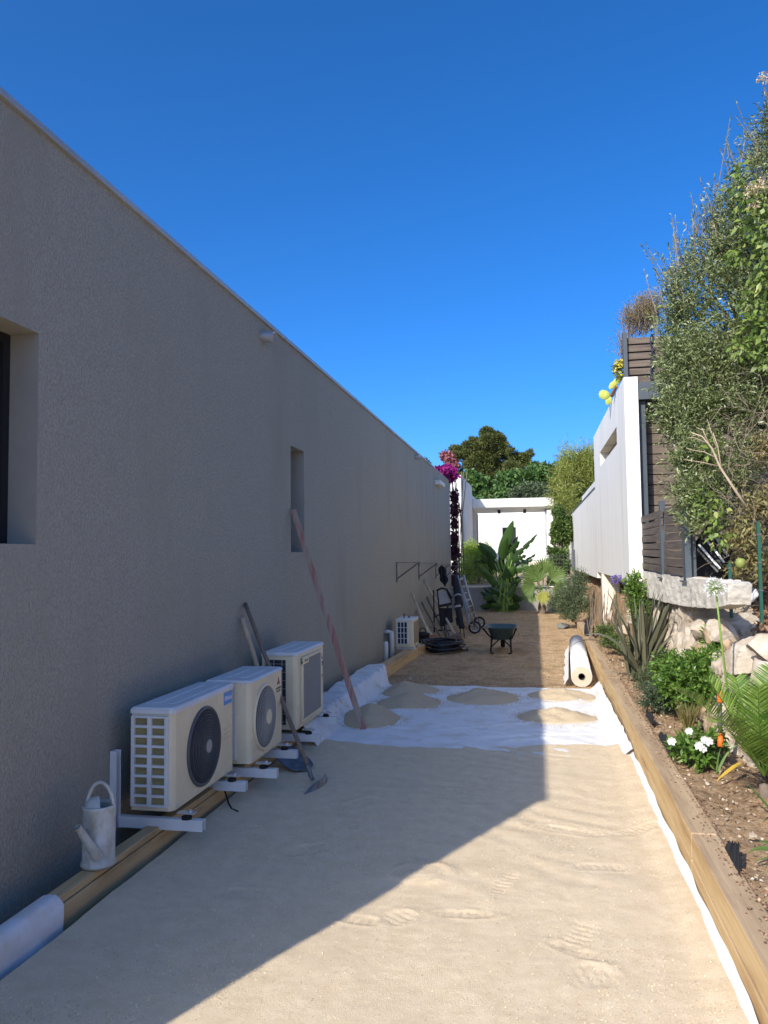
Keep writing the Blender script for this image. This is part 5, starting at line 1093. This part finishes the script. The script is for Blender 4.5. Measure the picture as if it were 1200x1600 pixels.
# climber
cb = thing('climbing_plant', 'broad leaved climber with yellowish leaves growing through the olive tree', 'climber', (2.3, 7.6, 1.5))
cc = [(1160,300,7.5,26),(1185,330,7.5,34),(1170,360,7.5,18),(1150,265,7.6,14),(1190,480,7.4,32),(1178,520,7.4,24),(1160,545,7.4,16),(1195,430,7.4,24),(1205,560,7.4,26),(1110,800,7.2,26),(1095,770,7.3,16),(1120,835,7.1,22),(1110,700,7.4,14),(1205,380,7.4,30),(1150,400,7.6,16),(1075,760,7.4,10)]
P, d = blobs([px_blob(px, py, Y, r_, 1.1) for px, py, Y, r_ in cc], 1050, .5); leafmesh('leaves', P, unit(d*.3 + rng.normal(size=d.shape)*.5 + np.array([-.3, -.3, -.6])), .075, .042, M['climber'], cb)
P, d = blobs([px_blob(1172, 298, 7.4, 13), px_blob(1190, 290, 7.4, 14), px_blob(1195, 120, 7.4, 9), px_blob(1183, 125, 7.4, 5), px_blob(1178, 320, 7.4, 9)], 420, .5); leafmesh('blossom', P, rdirs(420), .022, .018, M['creamflower'], cb)
s = MB(); s.tube([A3(1215, 260, 7.6), A3(1205, 170, 7.5), A3(1190, 125, 7.4), A3(1180, 128, 7.4)], .006, 5, False)
obj('stems', s, M['twig'], cb)
# tangle of dead vine
dv = thing('dead_vine', 'tangle of dry brown vine stems hanging below the olive crown', 'vine', (2.3, 7.2, 1.4)); mb = MB()
for k in range(190):
    px, py = random.choice([(1170, 690), (1195, 640), (1180, 800), (1170, 870), (1190, 720), (1165, 780), (1190, 880), (1190, 820)]); Y = random.uniform(7.0, 7.7)
    p_ = A3(px + random.gauss(0, 26), py + random.gauss(0, 42), Y); d_ = unit(rng.normal(size=3)*[1, .5, .8] + np.array([0, 0, -.2])); pts = [p_]
    for i in range(6): d_ = unit(d_ + rng.normal(size=3)*.35 + np.array([0, 0, -.10])); pts.append(pts[-1] + d_*random.uniform(.05, .10))
    mb.tube(pts, [.0034*(1 - .1*i) for i in range(7)], 4, False)
obj('stems', mb, M['twig'], dv, kind='stuff')
P, d = blobs([px_blob(px, py, 7.2, r_) for px, py, r_ in ((1165, 840, 34), (1190, 790, 36), (1180, 880, 30), (1150, 890, 18), (1195, 700, 26))], 2600, .55); leafmesh('dry_leaves', P, rdirs(2600, -.4), .055, .018, leafmat('dry_vine_leaf', (.17, .15, .05), (.36, .30, .13), (.22, .24, .08), .7, .25), dv)
pbx = thing('bare_branch', 'pale forked bare branch catching the sun in front of the olive', 'branch', tuple(A3(1150, 765, 7.1)))
bp = lambda L_: [A3(px, py, 7.0 - .0*i) for i, (px, py) in enumerate(L_)]
for L_, r_ in (([(1165, 790), (1146, 762), (1125, 730), (1112, 700), (1097, 682), (1080, 676)], .013), ([(1118, 715), (1100, 706), (1080, 703), (1072, 700)], .006), ([(1110, 698), (1098, 672), (1088, 668)], .006), ([(1127, 733), (1122, 700), (1114, 676)], .008), ([(1122, 728), (1095, 722), (1068, 718)], .005), ([(1123, 705), (1116, 690), (1105, 655)], .005), ([(1104, 692), (1085, 684), (1074, 684)], .005)):
    pts = bp(L_); obj('limb', MB().tube(pts, [r_*(1 - .6*i/(len(pts)-1)) for i in range(len(pts))], 6), M['pale_branch'], pbx, smooth=True)
cg = MB(); c = A3(1157, 880, 6.9); tag(obj('green_fruit', MB().lathe([(0, -.045), (.03, -.036), (.042, 0), (.034, .034), (0, .045)], 14, Matrix.Translation(c)), M['climber'], smooth=True), 'round green gourd hanging in the dry vine', 'fruit')

# ================================================================== PLANTS ON THE WHITE BUILDING
pp = thing('prickly_pear', 'yellow green prickly pear hanging over the white building parapet', 'cactus', tuple(A3(952, 622, 11.8)))
def pad(px, py, Y, rw, rh, rot):
    c = A3(px, py, Y); Mx = Matrix.Translation(c) @ Matrix.Rotation(rot, 4, 'Y'); o = obj('pad', MB().lathe([(0, -rh), (rw*.55, -rh*.85), (rw*.9, -rh*.35), (rw, .15*rh), (rw*.75, .75*rh), (0, rh)], 18, Mx, 1, .28), M['cactus'], pp, smooth=True)
pad(944, 617, 11.9, .085, .075, .5); pad(957, 602, 11.6, .045, .07, .7); pad(962, 597, 11.3, .04, .07, .6); pad(951, 626, 12.2, .05, .07, .3); pad(967, 592, 10.9, .045, .07, .3)
obj('fruit', MB().tube([A3(956, 618, 11.5), A3(964, 603, 11.2)], [.03, .02], 8), mat('dry_pad', (.30, .16, .06), .8), pp)
su = thing('yellow_flowered_succulent', 'yellow flowering succulent beside the upper fence post', 'plant', tuple(A3(966, 590, 10.9))); P, d = blobs([px_blob(966, 572, 10.8, 8, 1.2), px_blob(970, 585, 10.8, 6, 1.2), px_blob(962, 580, 10.8, 5), px_blob(972, 566, 10.8, 5)], 260, .6); leafmesh('flowers', P, rdirs(260, .4), .045, .03, M['yellowflower'], su); leafmesh('leaves', P[:120] - [0, 0, .02], rdirs(120), .05, .025, M['hedge'], su)
db = thing('dry_bush', 'brown dry bush showing above the upper plank fence', 'bush', tuple(A3(1005, 520, 11.4))); P, d = blobs([px_blob(1005, 500, 11.4, 22, 1.0), px_blob(1018, 485, 11.4, 14, 1.1), px_blob(985, 510, 11.4, 12, 1.0), px_blob(972, 545, 11.2, 6, 2.2)], 900, .5); D = unit(d*.4 + np.array([0, 0, .9]) + rng.normal(size=d.shape)*.3); P2, D2 = sprays(P, D, 5, .2, .4); leafmesh('foliage', P2, D2, .04, .010, M['drybush'], db)
mb = MB()
for p_, q_ in zip(P[:260], D[:260]): mb.tube([p_ - q_*.15, p_ + q_*.22], [.004, .002], 4, False)
obj('twigs', mb, M['twig'], db)

# ================================================================== END OF THE ALLEY: PLANTS
bn = thing('bird_of_paradise', 'tall dark green giant bird of paradise clump before the low wall', 'plant', (-.82, 21.6, 0))
def bigleaf(parent, foot, a, b, wpx, Y, mt, slits=0):
    A, B = Vector(gy(*a, Y)), Vector(gy(*b, Y + random.uniform(-.3, .3))); d_ = B - A; l_ = d_.length; wd = wpx*Y/FPX; mb = MB()
    sd = d_.cross(Vector((random.uniform(-.4, .4), 1, random.uniform(-.2, .2)))).normalized(); nn = sd.cross(d_).normalized(); n = 12; vs = []
    for i in range(n + 1):
        u = i/n; w_ = wd*.5*math.sin(math.pi*min(1, .06 + u*.94))**.7*(1 - .3*u) + .003; c = A + d_*u + nn*.14*l_*math.sin(u*math.pi*.5)*.5
        for v in (-1, -.5, 0, .5, 1): vs.append(c + sd*w_*v + nn*w_*abs(v)*.35 + Vector((0, 0, -.3))*w_*abs(v)*.4)
    for i in range(n):
        if slits and i % 3 == 2:
            for k in (1, 2): mb.f.append((5*i+k, 5*i+k+1, 5*i+6+k, 5*i+5+k))
        else:
            for k in range(4): mb.f.append((5*i+k, 5*i+k+1, 5*i+6+k, 5*i+5+k))
    mb.v = [tuple(q) for q in vs]; o = obj('leaf', mb, mt, parent, smooth=True)
    st = MB().tube([foot, (Vector(foot) + A)/2 + Vector((0, 0, .15)), A], [.022, .018, .014], 6); obj('stalk', st, M['stem'], o)
for (a, b, wd, sl) in (((780,868),(801,813),20,0),((783,875),(793,842),18,0),((790,880),(808,838),14,1),((775,872),(748,848),20,0),((772,878),(752,868),16,0),((795,885),(812,858),15,1),((800,878),(822,868),13,1),((798,892),(838,884),15,1),((806,890),(834,872),11,1),((800,875),(838,838),10,1),((770,890),(762,862),16,0),((790,895),(800,862),18,0),((785,905),(805,885),16,0),((775,915),(758,895),13,0),((798,912),(816,905),13,0),((780,925),(764,918),14,0),((792,930),(806,912),16,0),((770,930),(755,935),13,0),((786,935),(776,908),16,0),((800,930),(815,938),12,0),((776,940),(750,925),13,0),((790,900),(784,868),18,0),((768,902),(745,880),14,0),((796,865),(812,846),13,1),((782,890),(770,875),18,0),((792,940),(822,935),10,0),((770,945),(748,948),9,0),((784,948),(768,945),14,0),((794,950),(812,948),12,0),((789,918),(790,890),16,0)):
    for rep in range(2):
        j = lambda q_: (q_[0] + random.gauss(0, 4)*rep, q_[1] + random.gauss(0, 5)*rep)
        bigleaf(bn, (-.85 + random.uniform(-.25, .25), 21.6 + random.uniform(-.15, .15), 0), j(a), j(b), wd*(.9 - .3*rep), 21.4 + .35*rep, M['banana'], sl)
fp = thing('fan_palm', 'small fan palm with a yellowing lower leaf at the right of low wall', 'palm', tuple(gy(847, 950, 21.2) * np.array([1, 1, 0]))); fpb = np.array(gy(847, 951, 21.2)) * np.array([1, 1, 0]); 
obj('trunk', MB().lathe([(.10, 0), (.11, .15), (.08, .3), (.05, .42), (0, .45)], 12, Matrix.Translation(fpb)), M['trunk'], fp, smooth=True)
def fanleaf(px, py, ang, R_, mt, tilt):
    c = Vector(gy(px, py, fpb[1] - .3)); o_ = MB(); 
    for k in range(17):
        a = ang + (k - 8)*.15; d_ = Vector((math.cos(a), -.3 + tilt, math.sin(a))).normalized(); blade(o_, c, d_, R_*(1 - .25*abs(k-8)/8), R_*.13, .45, 5, side=Vector((-math.sin(a), 0, math.cos(a))), fold=.2)
    o = obj('fan_leaf', o_, mt, fp); obj('stalk', MB().tube([fpb + [0, 0, .4], c], .012, 6), M['stem'], o)
for (px, py, an, R_, mt, ti) in ((848, 925, -1.4, .42, 'fanyellow', -.4), (835, 915, 3.3, .5, 'fanpalm', -.2), (838, 902, 2.4, .5, 'fanpalm', 0), (850, 895, 1.5, .5, 'fanpalm', 0), (862, 905, .7, .5, 'fanpalm', 0), (865, 920, -.2, .45, 'fanpalm', -.2), (832, 925, 3.9, .42, 'fanpalm', -.2), (842, 908, 1.9, .5, 'fanpalm', .2)): fanleaf(px, py, an, R_, M[mt], ti)
pbq = gy(864, 953, 21.3); tag(obj('planter_box', MB().box((pbq[0] - .02, pbq[1], 0), (pbq[0] + .55, pbq[1] + .5, .38)).box((pbq[0] - .035, pbq[1] - .015, .381), (pbq[0] + .565, pbq[1] + .515, .41)), M['anthracite'], bevel=.01), 'low dark planter box to the right of the fan palm', 'planter')
shrub('lime_bamboo_shrub', 'lime green fine leaved shrub behind the low wall at the left', 'bush', [px_blob(742, 880, 24.4, 26, 1.1), px_blob(760, 888, 24.4, 18, 1.0), px_blob(735, 860, 24.6, 14, 1), px_blob(755, 868, 24.4, 16, 1), px_blob(730, 898, 24.2, 14, .9)], 1700, .10, .022, M['lime'], (-1.75, 24.4, .7), .7, 6, .22)
def hedge(name, label, cat, cl, n, L_, W_, mt, base, th=.08, trunkh=None):
    t = thing(name, label, cat, base); P, d = blobs(cl, int(n*1.35), .42); q_ = .8/np.mean([r_[0] for c, r_ in cl]); k_ = fbm(P[:, 0]*q_, P[:, 1]*q_, P[:, 2]*q_, 3) > -.16; P, d = P[k_], d[k_]; leafmesh('crown', P, unit(d*.7 + rng.normal(size=d.shape)*.6), L_, W_, mt, t)
    tb = MB().tube([base, np.array(base) + [0, 0, .5], (np.array(base) + np.array(cl[0][0]))/2, cl[0][0]], [th, th*.9, th*.7, th*.3], 8)
    for c, r_ in cl[1:]: tb.tube([(np.array(base) + np.array(cl[0][0]))/2, (np.array(cl[0][0]) + c)/2, c], [th*.5, th*.35, th*.1], 5, False)
    obj('trunk', tb, M['trunk'], t); return t
hedge('creeper_column', 'tall column of dense green creeper at the right of the portico', 'hedge', [px_blob(876, 832, 24.5, 15, 1.6), px_blob(874, 880, 24, 16, 1.4), px_blob(870, 910, 23.5, 13, 1), px_blob(892, 825, 25, 14, 1.3), px_blob(872, 800, 24.6, 9, 1.3), px_blob(866, 860, 24.2, 9, 1.2)], 13000, .10, .05, M['hedge'], tuple(gy(875, 925, 24.3)))
bb = thing('bamboo_clump', 'tall feathery yellow green bamboo behind the white building', 'bamboo', tuple(gy(900, 900, 28))); bcl = [px_blob(900, 740, 28, 26, 1.1), px_blob(882, 755, 27, 17, 1.4), px_blob(878, 785, 26, 13, 1.4), px_blob(890, 795, 26, 16, 1.2), px_blob(920, 770, 28, 26, 1.2), px_blob(895, 790, 28, 22, 1.0), px_blob(915, 730, 28, 20, 1), px_blob(925, 720, 28, 14, 1)]
P, d = blobs(bcl, 2600, .5); D = unit(d*.4 + rng.normal(size=d.shape)*.4 + np.array([0, 0, .35])); P2, D2 = sprays(P, D, 6, .35, .5); leafmesh('foliage', P2, D2, .15, .026, M['bamboo'], bb)
mb = MB(); shp = []
for k in range(34):
    px = random.choice([878, 886, 893, 902, 912, 920, 926]) + random.gauss(0, 3); py = random.uniform(686, 720) + abs(px - 895)*.1; tp = A3(px, py, 28 + random.uniform(-1, 1)); ft_ = A3(px + random.gauss(0, 5), 800, 28); obj_pts = [ft_ - [0, 0, 2], (ft_ + tp)/2, tp]; mb.tube(obj_pts, [.02, .014, .004], 5, False)
    for u in np.linspace(.55, 1, 10): shp.append(ft_ + (tp - ft_)*u)
obj('canes', mb, M['stem'], bb); Ps = np.repeat(np.array(shp), 4, 0); P2, D2 = sprays(Ps, rdirs(len(Ps), .4), 3, .22, .5); leafmesh('cane_tips', P2, D2, .13, .018, M['bamboo'], bb)
hedge('fig_tree', 'dark green large leaved fig tree behind the portico roof', 'tree', [px_blob(745, 762, 42, 22, .9), px_blob(765, 765, 42, 24, .8), px_blob(790, 758, 42, 24, .8), px_blob(735, 748, 42, 12, 1), px_blob(815, 752, 42, 20, .9), px_blob(840, 745, 42, 18, .9), px_blob(775, 778, 41, 24, .6)], 11000, .27, .17, M['fig'], (-3, 42, 1.3), .2)
hedge('broadleaf_tree', 'mid green broadleaf tree rising right of the fig tree', 'tree', [px_blob(850, 745, 46, 20, 1.1), px_blob(870, 750, 46, 22, 1.2), px_blob(835, 735, 46, 12, 1), px_blob(860, 770, 45, 26, .8), px_blob(885, 735, 46, 14, 1)], 8000, .24, .13, M['hedge'], (1.2, 46, 1.5), .2)
hedge('grey_olive_tree', 'grey green olive tree just above the portico roof', 'tree', [px_blob(825, 768, 38, 16, .8), px_blob(845, 770, 38, 16, .9), px_blob(808, 772, 38, 12, .7)], 3000, .22, .06, M['grey_olive'], (0, 38, 1.2), .15)
# pine
pn = thing('pine_tree', 'large round crowned pine rising against the sky beyond the houses', 'tree', (-3.7, 70, 3)); pcl = []
for (px, py, r_) in ((765,685,20),(745,700,18),(785,700,18),(765,715,24),(720,705,16),(710,722,14),(735,730,18),(795,735,16),(810,718,13),(822,712,9),(775,745,18),(755,745,16),(800,755,12),(715,740,14),(740,690,13),(780,682,12),(808,730,12),(700,712,9),(785,728,14),(750,720,18),(820,722,7),(730,750,12)):
    for k in range(6):
        rr = r_*random.uniform(.4, .62); pcl.append(px_blob(px + random.gauss(0, r_*.42), py + random.gauss(0, r_*.36), 70 + random.gauss(0, r_*.03), rr, .72))
P, d = blobs(pcl, 90000, .34); k_ = fbm(P[:, 0]*1.1, P[:, 1]*1.1, P[:, 2]*1.3, 3) > -.2; P, d = P[k_], d[k_]; leafmesh('crown', P, unit(d + rng.normal(size=d.shape)*.35 + np.array([0, 0, .3])), .30, .085, M['pine'], pn)
tb = MB().tube([(-3.7, 70, 2), (-3.8, 70, 6.5), (-3.6, 70, 9), (-3.7, 70, 11.5)], [.35, .28, .2, .08], 8)
for c, r_ in pcl[::4]: tb.tube([(-3.7, 70, 7.0 + .25*(c[2] - 7)), ((c[0]-3.7)/2, 70, (c[2] + 7.6)/2), c], [.12, .08, .03], 5, False)
obj('trunk', tb, M['trunk'], pn)
# bougainvillea
bg_ = thing('bougainvillea', 'magenta bougainvillea spilling over the far corner of the grey house', 'climber', (-2.2, 22.3, 0))
P, d = blobs([px_blob(692, 737, 21.5, 11, .8), px_blob(705, 742, 21.8, 10, 1.1), px_blob(700, 733, 22, 8, .7), px_blob(686, 733, 21, 5, .7)], 1500, .5); leafmesh('bracts', P, rdirs(1500), .11, .08, M['magenta'], bg_)
P, d = blobs([px_blob(700, 715, 22.3, 11, .9), px_blob(708, 725, 22.3, 8, 1), px_blob(694, 712, 22.3, 7, 1)], 800, .55); leafmesh('faded_bracts', P, rdirs(len(P)), .11, .07, M['pinkdry'], bg_)
P, d = blobs([px_blob(710, 775 + 22*k, 22.2, 6 + 1.5*math.sin(k*2.1), 2.0) for k in range(8)], 2600, .6); leafmesh('hanging_leaves', P, rdirs(2600, -.3), .10, .07, M['bougleaf'], bg_)
mb = MB()
for k in range(9): x = -2.25 + .03*k; mb.tube([(x, 22.1, 0), (x + random.gauss(0, .04), 22.2, 1.3), (x + random.gauss(0, .06), 22.2, 2.6), (x + random.gauss(0, .1), 22.2, 4.0)], .012, 5, False)
obj('stems', mb, M['trunk'], bg_)
P, d = blobs([px_blob(665, 722, 20.5, 6, 1.1)], 120, .6); leafmesh('leafy_shoot', P, rdirs(len(P), .3), .1, .05, M['dkshrub'], bg_)
# mesh end panel beside the far white wall
me_ = thing('mesh_end_panel', 'short wire mesh panel with dark post against the far white wall', 'fence', tuple(gx(889, 895, 1.12))); a = gx(890, 895, 1.12); b = gx(890, 858, 1.12)
obj('post', MB().box((1.10, a[1] - .06, a[2] - .6), (1.13, a[1] + .06, b[2])), M['anthracite'], me_); mb = MB()
y1_ = gx(898, 880, 1.12)[1]
for y in np.linspace(y1_, a[1], 6): mb.box((1.112, y - .006, a[2]), (1.116, y + .006, b[2] - .05))
for z in np.linspace(a[2], b[2] - .06, 8): mb.box((1.117, y1_, z - .003), (1.121, a[1], z + .003))
obj('mesh', mb, M['steel'], me_)
# dark stakes / dead stalks between pier and flax
ds = thing('dry_stalks', 'bundle of dry grey stalks beside the concrete pier', 'plant', tuple(gz(925, 995, .24))); mb = MB()
for k in range(34):
    px = random.uniform(915, 985); Y = random.uniform(11.5, 13.2); b_ = gy(px, random.uniform(990, 1005), Y); b_[2] = max(b_[2], .2); e = gy(px + random.gauss(0, 7), random.uniform(915, 960), Y); mb.tube([b_, (b_ + e)/2 + rng.normal(size=3)*.03, e], [.009, .007, .004], 5, False)
obj('stalks', mb, M['twig'], ds)
tag(obj('dark_sack', MB().lathe([(0, 0), (.07, .0), (.085, .1), (.075, .22), (.04, .3), (.055, .33)], 14, Matrix.Translation(gz(921, 998, .2))), M['cloth_dark'], smooth=True), 'small dark sack standing beside the concrete pier', 'sack')
